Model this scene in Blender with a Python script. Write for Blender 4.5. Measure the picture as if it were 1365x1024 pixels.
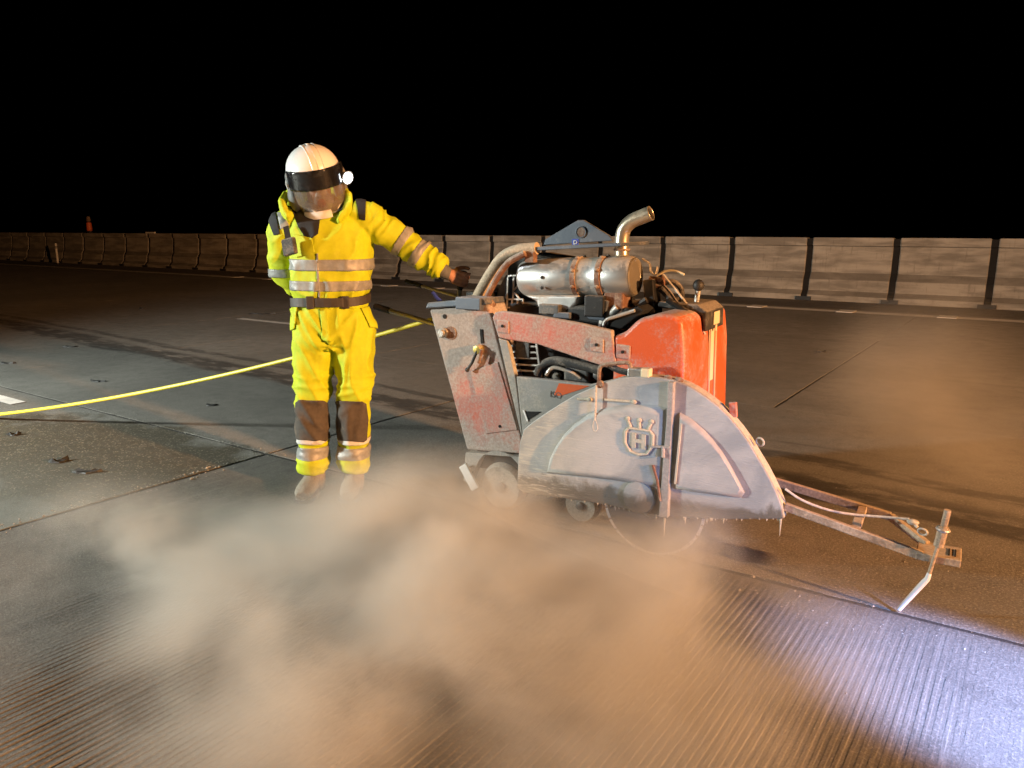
import bpy, bmesh, math, random
import numpy as np
from mathutils import Vector, Matrix, noise
random.seed(7)
for o in list(bpy.data.objects): bpy.data.objects.remove(o)
SC = bpy.context.scene
COL = SC.collection
R = math.radians

# ------------------------------------------------------------------ camera
F, CX, CY, HC = 1025.0, 682.5, 512.0, 1.42
PITCH = math.atan((CY - 305) / F)
YAW = math.atan((1405 - CX) * math.cos(PITCH) / F)
cd = bpy.data.cameras.new('camera'); cam = bpy.data.objects.new('camera', cd); COL.objects.link(cam)
cd.sensor_fit = 'HORIZONTAL'; cd.sensor_width = 36.0; cd.lens = 36.0 * F / 1365.0
cd.clip_start = 0.05; cd.clip_end = 1500
cam.location = (0, 0, HC); cam.rotation_euler = (R(90) - PITCH, 0, YAW)
SC.camera = cam

# ------------------------------------------------------------------ night sky
w = bpy.data.worlds.new('World'); SC.world = w; w.use_nodes = True
nt = w.node_tree; sky = nt.nodes.new('ShaderNodeTexSky'); sky.sky_type = 'NISHITA'; sky.sun_disc = False
sky.sun_elevation = R(-9); sky.sun_rotation = R(200)
nt.links.new(sky.outputs[0], nt.nodes['Background'].inputs[0]); nt.nodes['Background'].inputs[1].default_value = 0.05

# ------------------------------------------------------------------ work lights standing outside the frame, plus an added blue fill
def spot(name, loc, aim, power, col, size, blend, radius):
    l = bpy.data.lights.new(name, 'SPOT'); l.energy = power; l.color = col
    l.spot_size = R(size); l.spot_blend = blend; l.shadow_soft_size = radius
    o = bpy.data.objects.new(name, l); COL.objects.link(o); o.location = loc
    o.rotation_euler = (Vector(aim) - Vector(loc)).to_track_quat('-Z', 'Y').to_euler()
    return o
spot('warm_floodlight', (10.5, 1.5, 3.5), (-4.5, 3.4, 0.5), 17000, (1.0, 0.47, 0.18), 128, 0.9, 0.22)
spot('cool_floodlight', (-7.8, -1.7, 2.1), (-4.0, 4.2, 0.6), 3100, (0.94, 1.0, 0.92), 140, 0.6, 0.2)
spot('blue_white_worklight', (1.2, 2.2, 1.0), (0.14, 2.55, 0.0), 1150, (0.36, 0.50, 1.0), 35, 0.6, 0.05)
spot('blue_guard_fill', (2.7, 0.9, 1.15), (-0.82, 2.95, 0.52), 700, (0.32, 0.47, 1.0), 15, 0.9, 0.05)  # added second beam, only tints the guard's right side blue

vs = SC.view_settings; vs.view_transform = 'Standard'; vs.look = 'None'; vs.exposure = 0.0; vs.gamma = 1.0
cy = SC.cycles; cy.use_denoising = True; cy.max_bounces = 6; cy.volume_bounces = 2; cy.transparent_max_bounces = 12
cy.volume_step_rate = 1.0; cy.volume_max_steps = 128; cy.sample_clamp_indirect = 4.0; cy.use_adaptive_sampling = True; cy.adaptive_threshold = 0.03; cy.adaptive_min_samples = 20

# ------------------------------------------------------------------ pixel helpers
fh = Vector((-math.sin(YAW), math.cos(YAW), 0)); rt = Vector((math.cos(YAW), math.sin(YAW), 0)); ez = Vector((0, 0, 1))
fw = fh * math.cos(PITCH) - ez * math.sin(PITCH); upv = ez * math.cos(PITCH) + fh * math.sin(PITCH)
CAM = Vector((0, 0, HC))
def ray(px, py): return fw + rt * ((px - CX) / F) - upv * ((py - CY) / F)
def gnd(px, py, z=0.0):
    d = ray(px, py); return CAM + d * ((z - HC) / d.z)
def at_v(px, py, v):
    d = ray(px, py); return CAM + d * (v / d.y)
MO = gnd(870, 745); MA = R(4)
mex = Vector((math.cos(MA), math.sin(MA), 0)); mey = Vector((-math.sin(MA), math.cos(MA), 0))
def L(px, py, off):                       # pixel -> saw coordinates on the plane `off` metres behind the guard's face
    d = ray(px, py); t = ((MO - CAM).dot(mey) + off) / d.dot(mey); P = CAM + d * t - MO
    return Vector((P.dot(mex), off, P.z))
PO = Vector((-3.11, 2.76, 0))
def Q(px, py, dep=0.0):                   # pixel -> operator coordinates (x to his left hand, y away from the camera)
    d = ray(px, py); t = ((PO - CAM).dot(fh) + dep) / d.dot(fh); P = CAM + d * t - PO
    return Vector((P.dot(rt), dep, P.z))

# ------------------------------------------------------------------ materials
class N:
    def __init__(s, name):
        s.m = bpy.data.materials.new(name); s.m.use_nodes = True; s.t = s.m.node_tree
        s.b = s.t.nodes['Principled BSDF']; s.out = s.t.nodes['Material Output']
    def n(s, typ, **kw):
        x = s.t.nodes.new('ShaderNode' + typ)
        for k, v in kw.items():
            if k.startswith('i_'):
                key = k[2:]; key = int(key) if key.isdigit() else key
                s.put(x.inputs[key], v)
            else: setattr(x, k, v)
        return x
    def put(s, inp, v):
        if isinstance(v, bpy.types.NodeSocket): s.t.links.new(v, inp)
        else: inp.default_value = v
    def coord(s, scale=(1, 1, 1), kind='Object'):
        tc = s.n('TexCoord'); mp = s.n('Mapping'); s.t.links.new(tc.outputs[kind], mp.inputs[0]); mp.inputs['Scale'].default_value = scale
        return mp.outputs[0]
    def noise(s, scale, detail=4, rough=0.6, vec=None, dist=0.0):
        x = s.n('TexNoise'); x.inputs['Scale'].default_value = scale; x.inputs['Detail'].default_value = detail
        x.inputs['Roughness'].default_value = rough; x.inputs['Distortion'].default_value = dist
        s.t.links.new(vec if vec is not None else s.coord(), x.inputs['Vector']); return x.outputs['Fac']
    def ramp(s, v, a, b, lo=0.0, hi=1.0):
        x = s.n('MapRange'); x.interpolation_type = 'SMOOTHSTEP'
        s.put(x.inputs[0], v); x.inputs[1].default_value = a; x.inputs[2].default_value = b
        x.inputs[3].default_value = lo; x.inputs[4].default_value = hi; return x.outputs[0]
    def mix(s, f, a, b):
        x = s.n('Mix'); x.data_type = 'RGBA'
        for i, v in ((0, f), (6, a), (7, b)):
            if isinstance(v, tuple) and len(v) == 3: v = v + (1,)
            s.put(x.inputs[i], v)
        return x.outputs[2]
    def math(s, op, a, b=0.0):
        x = s.n('Math'); x.operation = op; s.put(x.inputs[0], a); s.put(x.inputs[1], b); return x.outputs[0]
    def bump(s, h, strength, dist):
        x = s.n('Bump'); x.inputs['Strength'].default_value = strength; x.inputs['Distance'].default_value = dist
        s.put(x.inputs['Height'], h); s.t.links.new(x.outputs[0], s.b.inputs['Normal']); return x
    def set(s, col=None, rough=None, metal=None, **kw):
        if col is not None: s.put(s.b.inputs['Base Color'], col + (1,) if isinstance(col, tuple) and len(col) == 3 else col)
        if rough is not None: s.put(s.b.inputs['Roughness'], rough)
        if metal is not None: s.put(s.b.inputs['Metallic'], metal)
        for k, v in kw.items(): s.put(s.b.inputs[k.replace('_', ' ')], v)
        return s.m
DUST = (0.36, 0.32, 0.27)
def dusty(name, col, rough=0.5, metal=0.0, amount=0.5, dust=DUST, scale=5.0, grain=90.0, bump=0.25, top=0.35, col2=None):
    """paint or metal under a broken film of concrete dust, heavier on faces that look up"""
    k = N(name)
    a = k.noise(scale, 6, 0.65, dist=0.4); g = k.noise(grain, 3, 0.7)
    geo = k.n('NewGeometry'); sx = k.n('SeparateXYZ'); k.t.links.new(geo.outputs['Normal'], sx.inputs[0])
    upf = k.math('MULTIPLY', k.math('MAXIMUM', sx.outputs[2], 0.0), top)
    m = k.math('ADD', a, upf); m = k.math('ADD', m, k.math('MULTIPLY', k.math('SUBTRACT', g, 0.5), 0.35))
    c0 = 0.95 - amount * 0.9
    f = k.ramp(m, c0 - 0.12, c0 + 0.25)
    base = col if col2 is None else k.mix(k.ramp(k.noise(scale * 2.7, 5), 0.4, 0.65), col, col2)
    d = k.mix(k.ramp(g, 0.3, 0.75), tuple(c * 0.75 for c in dust), tuple(min(1, c * 1.15) for c in dust))
    k.set(k.mix(f, base, d), k.ramp(f, 0, 1, rough, 0.92), None if metal == 0 else k.ramp(f, 0.0, 1.0, metal, 0.0))
    if bump: k.bump(k.math('ADD', g, f), bump, 0.003)
    return k.m
def plain(name, col, rough=0.6, metal=0.0, var=0.25, scale=14.0, **kw):
    k = N(name); f = k.ramp(k.noise(scale, 5), 0.3, 0.7)
    return k.set(k.mix(f, tuple(c * (1 - var) for c in col), tuple(min(1, c * (1 + var)) for c in col)), rough, metal, **kw)
M = {}
M['red'] = dusty('saw_paint_red', (0.58, 0.095, 0.022), 0.38, 0, 0.42, (0.37, 0.30, 0.26), 4.0, top=0.25)
M['redgrey'] = dusty('saw_paint_red_dust', (0.50, 0.085, 0.04), 0.42, 0, 0.71, (0.37, 0.315, 0.28), 3.2, top=0.2)
M['greypanel'] = dusty('grey_panel_dusted', (0.22, 0.22, 0.21), 0.5, 0, 0.55, (0.36, 0.33, 0.29), 4.5)
M['blackmetal'] = dusty('black_engine_metal', (0.012, 0.012, 0.012), 0.45, 0.2, 0.28, (0.16, 0.13, 0.10), 7)
M['engine'] = dusty('engine_alloy', (0.09, 0.09, 0.09), 0.45, 0.5, 0.42, (0.22, 0.19, 0.15), 9)
M['chrome'] = dusty('muffler_steel', (0.50, 0.50, 0.49), 0.36, 0.8, 0.50, (0.33, 0.29, 0.24), 6, 120, 0.1, 0.15)
M['brass'] = dusty('heat_tinted_steel', (0.55, 0.49, 0.38), 0.30, 0.8, 0.35, (0.34, 0.27, 0.19), 7, 120, 0.1, 0.1)
M['rustclamp'] = dusty('rusty_clamp', (0.16, 0.075, 0.045), 0.7, 0.3, 0.45, (0.33, 0.26, 0.20), 20)
M['steel'] = dusty('zinc_steel', (0.42, 0.41, 0.39), 0.35, 0.9, 0.45, DUST, 12)
M['bluegrey'] = dusty('slate_blue_plate', (0.075, 0.092, 0.12), 0.5, 0.2, 0.34, (0.22, 0.21, 0.20), 8)
M['rubber'] = dusty('black_rubber', (0.022, 0.021, 0.020), 0.75, 0, 0.42, (0.24, 0.21, 0.18), 10)
M['rubberclean'] = plain('dark_rubber', (0.02, 0.02, 0.02), 0.6)
M['tyre'] = dusty('dusty_tyre', (0.05, 0.05, 0.048), 0.8, 0, 0.72, (0.30, 0.27, 0.23), 14)
M['tan'] = dusty('dusty_steel_arm', (0.20, 0.15, 0.10), 0.6, 0.2, 0.62, (0.42, 0.33, 0.23), 9)
M['rope'] = plain('grey_rope', (0.45, 0.42, 0.37), 0.9, scale=80)
M['white'] = dusty('white_plastic', (0.72, 0.71, 0.69), 0.45, 0, 0.22, (0.45, 0.42, 0.38), 8)
M['whiteclean'] = plain('white_paint', (0.75, 0.75, 0.74), 0.5, var=0.1)
M['yellowtag'] = dusty('pale_tag', (0.62, 0.55, 0.36), 0.6, 0, 0.3, DUST, 10)
M['blue'] = plain('blue_plastic', (0.04, 0.07, 0.42), 0.4)
M['brassvalve'] = dusty('brass_valve', (0.55, 0.42, 0.12), 0.35, 0.8, 0.3, DUST, 20)
M['hose'] = dusty('yellow_hose', (0.80, 0.66, 0.05), 0.45, 0, 0.2, (0.5, 0.45, 0.3), 12, top=0.1)
M['hole'] = plain('dark_opening', (0.006, 0.006, 0.006), 0.9)
M['letter'] = plain('grey_lettering', (0.10, 0.10, 0.10), 0.7)

def guard_material():
    k = N('galvanised_guard_slurry')
    co = k.coord(); a = k.noise(3.2, 6, 0.65, co, 0.6); g = k.noise(70, 4, 0.75, co)
    geo = k.n('SeparateXYZ'); k.t.links.new(co, geo.inputs[0])
    base = k.mix(k.ramp(a, 0.35, 0.68), (0.27, 0.28, 0.275), (0.44, 0.42, 0.385))
    # wet slurry caked along the lower edge
    edge = k.math('ADD', geo.outputs[2], k.math('MULTIPLY', k.noise(3.2, 6, 0.68, k.coord((1, 1, 1)), 0.8), -0.26))
    edge = k.math('ADD', edge, k.math('MULTIPLY', geo.outputs[0], -0.03))
    e = k.ramp(edge, 0.145, 0.20, 0.92, 0)
    c = k.mix(e, base, (0.115, 0.10, 0.075))
    # pale dry streaks on the left end
    st = k.ramp(k.noise(30, 4, 0.6, k.coord((0.35, 1, 3.0)), 1.2), 0.48, 0.7)
    lf = k.math('MULTIPLY', st, k.ramp(geo.outputs[0], -0.62, -0.25, 0.8, 0.0))
    c = k.mix(lf, c, (0.50, 0.46, 0.38))
    k.set(c, k.ramp(a, 0.3, 0.7, 0.42, 0.7), 0.0)
    k.bump(k.math('ADD', k.math('MULTIPLY', g, 1.0), k.math('MULTIPLY', st, 0.5)), 0.35, 0.004)
    return k.m
M['guard'] = guard_material()
M['guardrim'] = dusty('guard_rim', (0.40, 0.38, 0.30), 0.6, 0, 0.5, (0.50, 0.45, 0.34), 10)
M['blade'] = dusty('blade_steel', (0.19, 0.17, 0.15), 0.4, 0.6, 0.45, (0.26, 0.21, 0.16), 6)
M['segment'] = dusty('blade_segment', (0.50, 0.49, 0.47), 0.5, 0.4, 0.45, DUST, 10)

def cloth(name, col, rough=0.75, weave=900, dirt=0.35, dirtcol=(0.30, 0.22, 0.08), var=0.12):
    k = N(name)
    a = k.noise(9, 6, 0.65, dist=0.5); wv = k.noise(weave, 2, 0.5); b = k.noise(38, 5, 0.6)
    c = k.mix(k.ramp(b, 0.35, 0.65), tuple(x * (1 - var) for x in col), tuple(min(1, x * (1 + var)) for x in col))
    c = k.mix(k.ramp(a, 0.56, 0.82, 0, dirt), c, dirtcol)
    k.set(c, rough)
    k.bump(k.math('ADD', k.math('MULTIPLY', wv, 0.3), k.math('MULTIPLY', b, 0.5)), 0.2, 0.003)
    return k.m
M['hiviz'] = cloth('hi_vis_cloth', (0.49, 0.565, 0.006), dirt=0.3, var=0.04)
M['tape'] = cloth('reflective_tape', (0.27, 0.27, 0.255), 0.45, 1500, 0.3, (0.28, 0.22, 0.17))
M['kneecloth'] = cloth('dark_knee_cloth', (0.075, 0.060, 0.048), 0.85, 700, 0.75, (0.24, 0.18, 0.12))
M['blackcloth'] = cloth('black_cloth', (0.012, 0.012, 0.014), 0.85, 700, 0.2, (0.06, 0.05, 0.04))
M['belt'] = cloth('belt_leather', (0.045, 0.035, 0.028), 0.6, 300, 0.5, (0.16, 0.11, 0.07))
M['boot'] = dusty('dusty_boot', (0.06, 0.05, 0.04), 0.8, 0, 0.66, (0.30, 0.26, 0.21), 9)
M['skin'] = plain('skin', (0.42, 0.21, 0.14), 0.55, 0, 0.18, 30)
M['glove'] = cloth('grey_glove_cuff', (0.12, 0.12, 0.12), 0.8, 600, 0.5, (0.25, 0.2, 0.15))
M['helmet'] = dusty('helmet_white', (0.76, 0.75, 0.73), 0.3, 0, 0.16, (0.5, 0.44, 0.38), 6, top=0.1, bump=0.05)
M['muff'] = dusty('ear_muff_grey', (0.10, 0.11, 0.11), 0.6, 0, 0.4, (0.26, 0.24, 0.21), 12)
M['mask'] = dusty('respirator_white', (0.62, 0.60, 0.56), 0.7, 0, 0.35, (0.42, 0.36, 0.30), 12)
M['filter'] = plain('filter_red', (0.5, 0.12, 0.12), 0.6)
def glass(name, tint, alpha, rough):
    k = N(name); k.set(tint, rough); k.b.inputs['Alpha'].default_value = alpha
    k.b.inputs['Specular IOR Level'].default_value = 0.6
    f = k.noise(20, 5); k.put(k.b.inputs['Alpha'], k.ramp(f, 0.35, 0.7, alpha * 0.8, min(1, alpha * 1.25)))
    return k.m
M['shield'] = glass('dusty_face_shield', (0.20, 0.155, 0.12), 0.50, 0.25)
M['goggle'] = glass('smoked_visor', (0.012, 0.012, 0.014), 0.76, 0.10)
k = N('headlamp_led'); k.set((1, 1, 1), 0.3); k.b.inputs['Emission Color'].default_value = (0.86, 0.95, 1, 1); k.b.inputs['Emission Strength'].default_value = 60; M['led'] = k.m

def concrete(name, ca, cb, agg=0.5, bump=0.5, across=False):
    k = N(name); co = k.coord()
    big = k.noise(0.55, 6, 0.6, co, 0.5); mid = k.noise(6, 6, 0.7, co); fine = k.noise(85, 4, 0.75, co); sp = k.n('TexVoronoi'); sp.inputs['Scale'].default_value = 95
    k.t.links.new(co, sp.inputs['Vector'])
    c = k.mix(k.ramp(big, 0.35, 0.68), ca, cb)
    c = k.mix(k.ramp(mid, 0.42, 0.75, 0, 0.55), c, tuple(x * 0.55 for x in ca))
    c = k.mix(k.ramp(fine, 0.50, 0.64, 0, agg), c, tuple(min(1, x * 2.2) for x in cb))
    c = k.mix(k.ramp(k.noise(140, 3, 0.7, co), 0.50, 0.36, 0, agg * 1.2), c, tuple(x * 0.4 for x in ca))
    # long tar and rubber streaks that follow the traffic
    lv = k.coord((2.0, 0.10, 1.0) if across else (0.10, 1.0, 1.0)); st = k.noise(3.0, 5, 0.7, lv, 0.2)
    if across:
        sf = k.noise(26, 4, 0.7, k.coord((1.0, 0.03, 1.0)), 0.1); c = k.mix(k.ramp(sf, 0.55, 0.75, 0, 0.5), c, tuple(min(1, x * 1.9) for x in cb)); c = k.mix(k.ramp(sf, 0.45, 0.25, 0, 0.4), c, tuple(x * 0.5 for x in ca))
    c = k.mix(k.ramp(st, 0.58, 0.72, 0, 0.45), c, tuple(x * 0.45 for x in ca))
    k.set(c, k.ramp(mid, 0.3, 0.7, 0.7, 0.95))
    k.bump(k.math('ADD', fine, k.math('MULTIPLY', mid, 0.6)), bump, 0.006)
    return k
def slab_streaked():
    """old slab: the tar band seen along v = 4.6..5.2 and a damp coarse patch by the longitudinal joint"""
    k = concrete('road_concrete', (0.15, 0.145, 0.13), (0.22, 0.21, 0.19), 0.5, 0.6)
    src = k.b.inputs['Base Color'].links[0].from_socket
    xyz = k.n('SeparateXYZ'); k.t.links.new(k.coord(), xyz.inputs[0]); y = xyz.outputs[1]; x = xyz.outputs[0]
    wob = k.math('MULTIPLY', k.math('SUBTRACT', k.noise(1.1, 4, 0.6, k.coord((0.25, 1, 1))), 0.5), 0.8)
    yy = k.math('ADD', k.math('ADD', y, wob), k.math('MULTIPLY', k.math('ADD', x, 5.5), 0.075))
    band = k.math('MULTIPLY', k.ramp(yy, 4.45, 4.55), k.ramp(yy, 4.78, 4.95, 1, 0))
    band2 = k.math('MULTIPLY', k.ramp(yy, 5.02, 5.06), k.ramp(yy, 5.16, 5.22, 1, 0))
    br = k.ramp(k.noise(7, 5, 0.7, k.coord((0.35, 1, 1))), 0.36, 0.52)
    f = k.math('MULTIPLY', k.math('MAXIMUM', band, k.math('MULTIPLY', band2, 0.8)), br)
    c = k.mix(k.math('MULTIPLY', f, 0.85), src, (0.028, 0.026, 0.024))
    # damp, exposed aggregate patch
    dx = k.math('DIVIDE', k.math('SUBTRACT', x, -5.0), 1.7); dy = k.math('DIVIDE', k.math('SUBTRACT', y, 2.35), 0.75)
    dd = k.math('ADD', k.math('MULTIPLY', dx, dx), k.math('MULTIPLY', dy, dy))
    dd = k.math('ADD', dd, k.math('MULTIPLY', k.math('SUBTRACT', k.noise(2.5, 5), 0.5), 2.0))
    p = k.ramp(dd, 0.6, 1.0, 0.9, 0)
    vo = k.n('TexVoronoi'); vo.inputs['Scale'].default_value = 58; k.t.links.new(k.coord(), vo.inputs['Vector']); ag = k.math('MULTIPLY', k.ramp(vo.outputs['Distance'], 0.42, 0.15), k.ramp(k.noise(21, 3, 0.7), 0.40, 0.55))
    wetc = k.mix(ag, (0.060, 0.048, 0.028), (0.30, 0.255, 0.18))
    c = k.mix(p, c, wetc)
    # fine greenish grey slurry film near the saw cut
    sl = k.ramp(k.math('ADD', y, k.math('MULTIPLY', k.noise(1.3, 5), 1.2)), 1.9, 3.3, 0.85, 0)
    nearx = k.ramp(x, -6.0, -4.4)
    c = k.mix(k.math('MULTIPLY', k.math('MULTIPLY', sl, nearx), 0.85), c, (0.15, 0.165, 0.15))
    k.set(c); return k.m
M['road'] = slab_streaked()
M['slurryslab'] = concrete('slurry_covered_concrete', (0.16, 0.165, 0.145), (0.24, 0.235, 0.21), 0.25, 0.35, True).m
kk = concrete('tined_concrete', (0.100, 0.095, 0.086), (0.150, 0.142, 0.128), 0.35, 0.5, True); M['tined'] = kk.m
M['base'] = concrete('asphalt_base', (0.030, 0.028, 0.026), (0.045, 0.042, 0.038), 0.3, 0.5).m
M['shoulder'] = concrete('asphalt_shoulder', (0.075, 0.070, 0.062), (0.11, 0.10, 0.09), 0.3, 0.5).m
M['barrier'] = None
def barrier_material():
    k = N('barrier_concrete'); co = k.coord(); oi = k.n('ObjectInfo'); sh = k.n('VectorMath'); sh.operation = 'ADD'
    cm = k.n('CombineXYZ'); k.t.links.new(k.math('MULTIPLY', oi.outputs['Random'], 40.0), cm.inputs[0])
    k.t.links.new(co, sh.inputs[0]); k.t.links.new(cm.outputs[0], sh.inputs[1]); v = sh.outputs[0]
    a = k.noise(1.6, 6, 0.65, v, 0.5)
    mp = k.n('Mapping'); k.t.links.new(v, mp.inputs[0]); mp.inputs['Scale'].default_value = (0.3, 1, 1.6)
    b = k.noise(3.5, 4, 0.6, mp.outputs[0], 0.4)
    mp2 = k.n('Mapping'); k.t.links.new(v, mp2.inputs[0]); mp2.inputs['Scale'].default_value = (5, 5, 0.5)
    s = k.noise(4, 5, 0.7, mp2.outputs[0])
    g = k.noise(60, 4, 0.7, v)
    c = k.mix(k.ramp(b, 0.36, 0.66), (0.20, 0.185, 0.16), (0.37, 0.345, 0.30))
    c = k.mix(k.ramp(a, 0.5, 0.75, 0, 0.5), c, (0.15, 0.135, 0.11))
    c = k.mix(k.ramp(s, 0.55, 0.72, 0, 0.55), c, (0.12, 0.105, 0.085))
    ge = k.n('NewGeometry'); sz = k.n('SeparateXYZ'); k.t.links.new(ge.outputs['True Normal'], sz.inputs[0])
    c = k.mix(k.math('MULTIPLY', k.ramp(sz.outputs[2], 0.12, 0.4), k.ramp(a, 0.25, 0.6, 0.75, 0.5)), c, (0.10, 0.09, 0.075))  # shading of the sloped bands painted in as a darker tone by normal
    k.set(c, 0.9); k.bump(g, 0.4, 0.006); return k.m
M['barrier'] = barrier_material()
k = concrete('worn_line_paint', (0.66, 0.65, 0.62), (0.80, 0.79, 0.76), 0.1, 0.3); M['paint'] = k.m
M['orange'] = plain('orange_plastic', (0.65, 0.13, 0.04), 0.5)
M['chips'] = plain('concrete_chip', (0.34, 0.32, 0.28), 0.9, var=0.3, scale=40)

# ------------------------------------------------------------------ mesh helpers
class G:
    def __init__(s): s.v = []; s.f = []
    def add(s, vs, fs):
        n = len(s.v); s.v += [tuple(x) for x in vs]; s.f += [tuple(i + n for i in f) for f in fs]; return s
    def box(s, a, b):
        x0, y0, z0 = a; x1, y1, z1 = b
        return s.add([(x0,y0,z0),(x1,y0,z0),(x1,y1,z0),(x0,y1,z0),(x0,y0,z1),(x1,y0,z1),(x1,y1,z1),(x0,y1,z1)],
                     [(0,3,2,1),(4,5,6,7),(0,1,5,4),(1,2,6,5),(2,3,7,6),(3,0,4,7)])
    def bar(s, p, q, wx, wz, up=(0, 0, 1)):
        p, q = Vector(p), Vector(q); d = (q - p).normalized(); side = d.cross(Vector(up)).normalized(); u = side.cross(d)
        vs = [c + side * (sx * wx / 2) + u * (sz * wz / 2) for c in (p, q) for sx, sz in ((-1,-1),(1,-1),(1,1),(-1,1))]
        return s.add(vs, [(0,1,2,3),(7,6,5,4),(0,4,5,1),(1,5,6,2),(2,6,7,3),(3,7,4,0)])
    def prism(s, pts, y0, y1):                    # polygon of (x, z) drawn on the saw's side, extruded in y
        n = len(pts); vs = [(x, y0, z) for x, z in pts] + [(x, y1, z) for x, z in pts]
        ar = sum(pts[i][0] * pts[(i+1) % n][1] - pts[(i+1) % n][0] * pts[i][1] for i in range(n))
        idx = list(range(n)) if ar > 0 else list(range(n))[::-1]
        fs = [tuple(idx), tuple(i + n for i in idx[::-1])]
        for a in range(n):
            i, j = idx[a], idx[(a+1) % n]; fs.append((j, i, i + n, j + n))
        return s.add(vs, fs)
    def rings(s, rings, cap=True, closed=False):
        n = len(rings[0]); m = len(rings); vs = [p for r in rings for p in r]; fs = []
        for a in range(m if closed else m - 1):
            b = (a + 1) % m
            for i in range(n):
                j = (i + 1) % n; fs.append((a*n+i, a*n+j, b*n+j, b*n+i))
        if cap and not closed: fs += [tuple(range(n))[::-1], tuple((m-1)*n + i for i in range(n))]
        return s.add(vs, fs)
    def tube(s, path, r, seg=10, cap=True, flat=None):
        path = [Vector(p) for p in path]; m = len(path); rr = r if isinstance(r, (list, tuple)) else [r] * m
        rings = []; prev = None
        for i, p in enumerate(path):
            d = (path[min(i+1, m-1)] - path[max(i-1, 0)]).normalized()
            if prev is None:
                a = Vector((0, 0, 1)) if abs(d.z) < 0.9 else Vector((1, 0, 0)); x = d.cross(a).normalized()
            else: x = (prev - d * prev.dot(d)).normalized()
            prev = x; y = d.cross(x); ri = rr[i]; rx, ry = ri if isinstance(ri, (list, tuple)) else (ri, ri)
            rings.append([p + x * (rx * math.cos(2*math.pi*k/seg)) + y * (ry * math.sin(2*math.pi*k/seg)) for k in range(seg)])
        return s.rings(rings, cap)
    def lathe(s, prof, axis_p, axis_d, seg=24):     # prof: list of (radius, distance along the axis)
        o = Vector(axis_p); d = Vector(axis_d).normalized(); a = Vector((0,0,1)) if abs(d.z) < 0.9 else Vector((1,0,0))
        x = d.cross(a).normalized(); y = d.cross(x)
        return s.rings([[o + d * h + (x * math.cos(2*math.pi*k/seg) + y * math.sin(2*math.pi*k/seg)) * max(r, 1e-4) for k in range(seg)] for r, h in prof])
    def torus(s, c, axis, R0, r0, seg=20, sub=8):
        o = Vector(c); d = Vector(axis).normalized(); a = Vector((0,0,1)) if abs(d.z) < 0.9 else Vector((1,0,0)); x = d.cross(a).normalized(); y = d.cross(x)
        rings = []
        for k in range(seg):
            t = 2*math.pi*k/seg; e = x*math.cos(t) + y*math.sin(t)
            rings.append([o + e*(R0 + r0*math.cos(2*math.pi*q/sub)) + d*(r0*math.sin(2*math.pi*q/sub)) for q in range(sub)])
        return s.rings(rings, closed=True)
    def ell(s, c, rad, rot=None, nu=16, nv=10):
        c = Vector(c); vs = []; fs = []
        for j in range(1, nv):
            ph = math.pi * j / nv
            for i in range(nu):
                th = 2*math.pi*i/nu; p = Vector((rad[0]*math.sin(ph)*math.cos(th), rad[1]*math.sin(ph)*math.sin(th), rad[2]*math.cos(ph)))
                vs.append(c + (rot @ p if rot else p))
        t = Vector((0, 0, rad[2])); vs += [c + (rot @ t if rot else t), c - (rot @ t if rot else t)]; T = len(vs) - 2
        for j in range(nv - 2):
            for i in range(nu):
                k2 = (i+1) % nu; fs.append((j*nu+i, (j+1)*nu+i, (j+1)*nu+k2, j*nu+k2))
        for i in range(nu):
            k2 = (i+1) % nu; fs.append((T, i, k2)); fs.append((T+1, (nv-2)*nu+k2, (nv-2)*nu+i))
        return s.add(vs, fs)
    def mesh(s, name):
        me = bpy.data.meshes.new(name); me.from_pydata(s.v, [], s.f); me.update()
        bm = bmesh.new(); bm.from_mesh(me); bmesh.ops.recalc_face_normals(bm, faces=bm.faces); bm.to_mesh(me); bm.free()
        return me
    def build(s, name, mat, parent=None, bevel=0.0, smooth=False, seg=2, angle=32):
        return link(name, s.mesh(name), mat, parent, bevel, smooth, seg, angle)
def link(name, me, mat, parent=None, bevel=0.0, smooth=False, seg=2, angle=32):
    o = bpy.data.objects.new(name, me); COL.objects.link(o)
    if mat is not None:
        me.materials.clear(); me.materials.append(M[mat] if isinstance(mat, str) else mat)
    if parent is not None: o.parent = parent
    if smooth:
        for p in me.polygons: p.use_smooth = True
        me.set_sharp_from_angle(angle=R(angle))
    if bevel:
        b = o.modifiers.new('bevel', 'BEVEL'); b.width = bevel; b.segments = seg; b.limit_method = 'ANGLE'; b.angle_limit = R(28); b.harden_normals = False
    return o
def tag(o, label=None, cat=None, group=None, kind=None):
    for k_, v_ in (('label', label), ('category', cat), ('group', group), ('kind', kind)):
        if v_: o[k_] = v_
    return o
def empty(name, loc, rz=0.0):
    o = bpy.data.objects.new(name, None); COL.objects.link(o); o.location = loc; o.rotation_euler = (0, 0, rz); o.empty_display_size = 0.1; return o
def spline(pts, n=8):
    pts = [Vector(p) for p in pts]; out = []
    for i in range(len(pts) - 1):
        p0, p1, p2, p3 = pts[max(i-1, 0)], pts[i], pts[i+1], pts[min(i+2, len(pts)-1)]
        for k_ in range(n):
            t = k_ / n; out.append(0.5 * ((2*p1) + (p2-p0)*t + (2*p0-5*p1+4*p2-p3)*t*t + (3*p1-p0-3*p2+p3)*t**3))
    return out + [pts[-1]]
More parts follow.
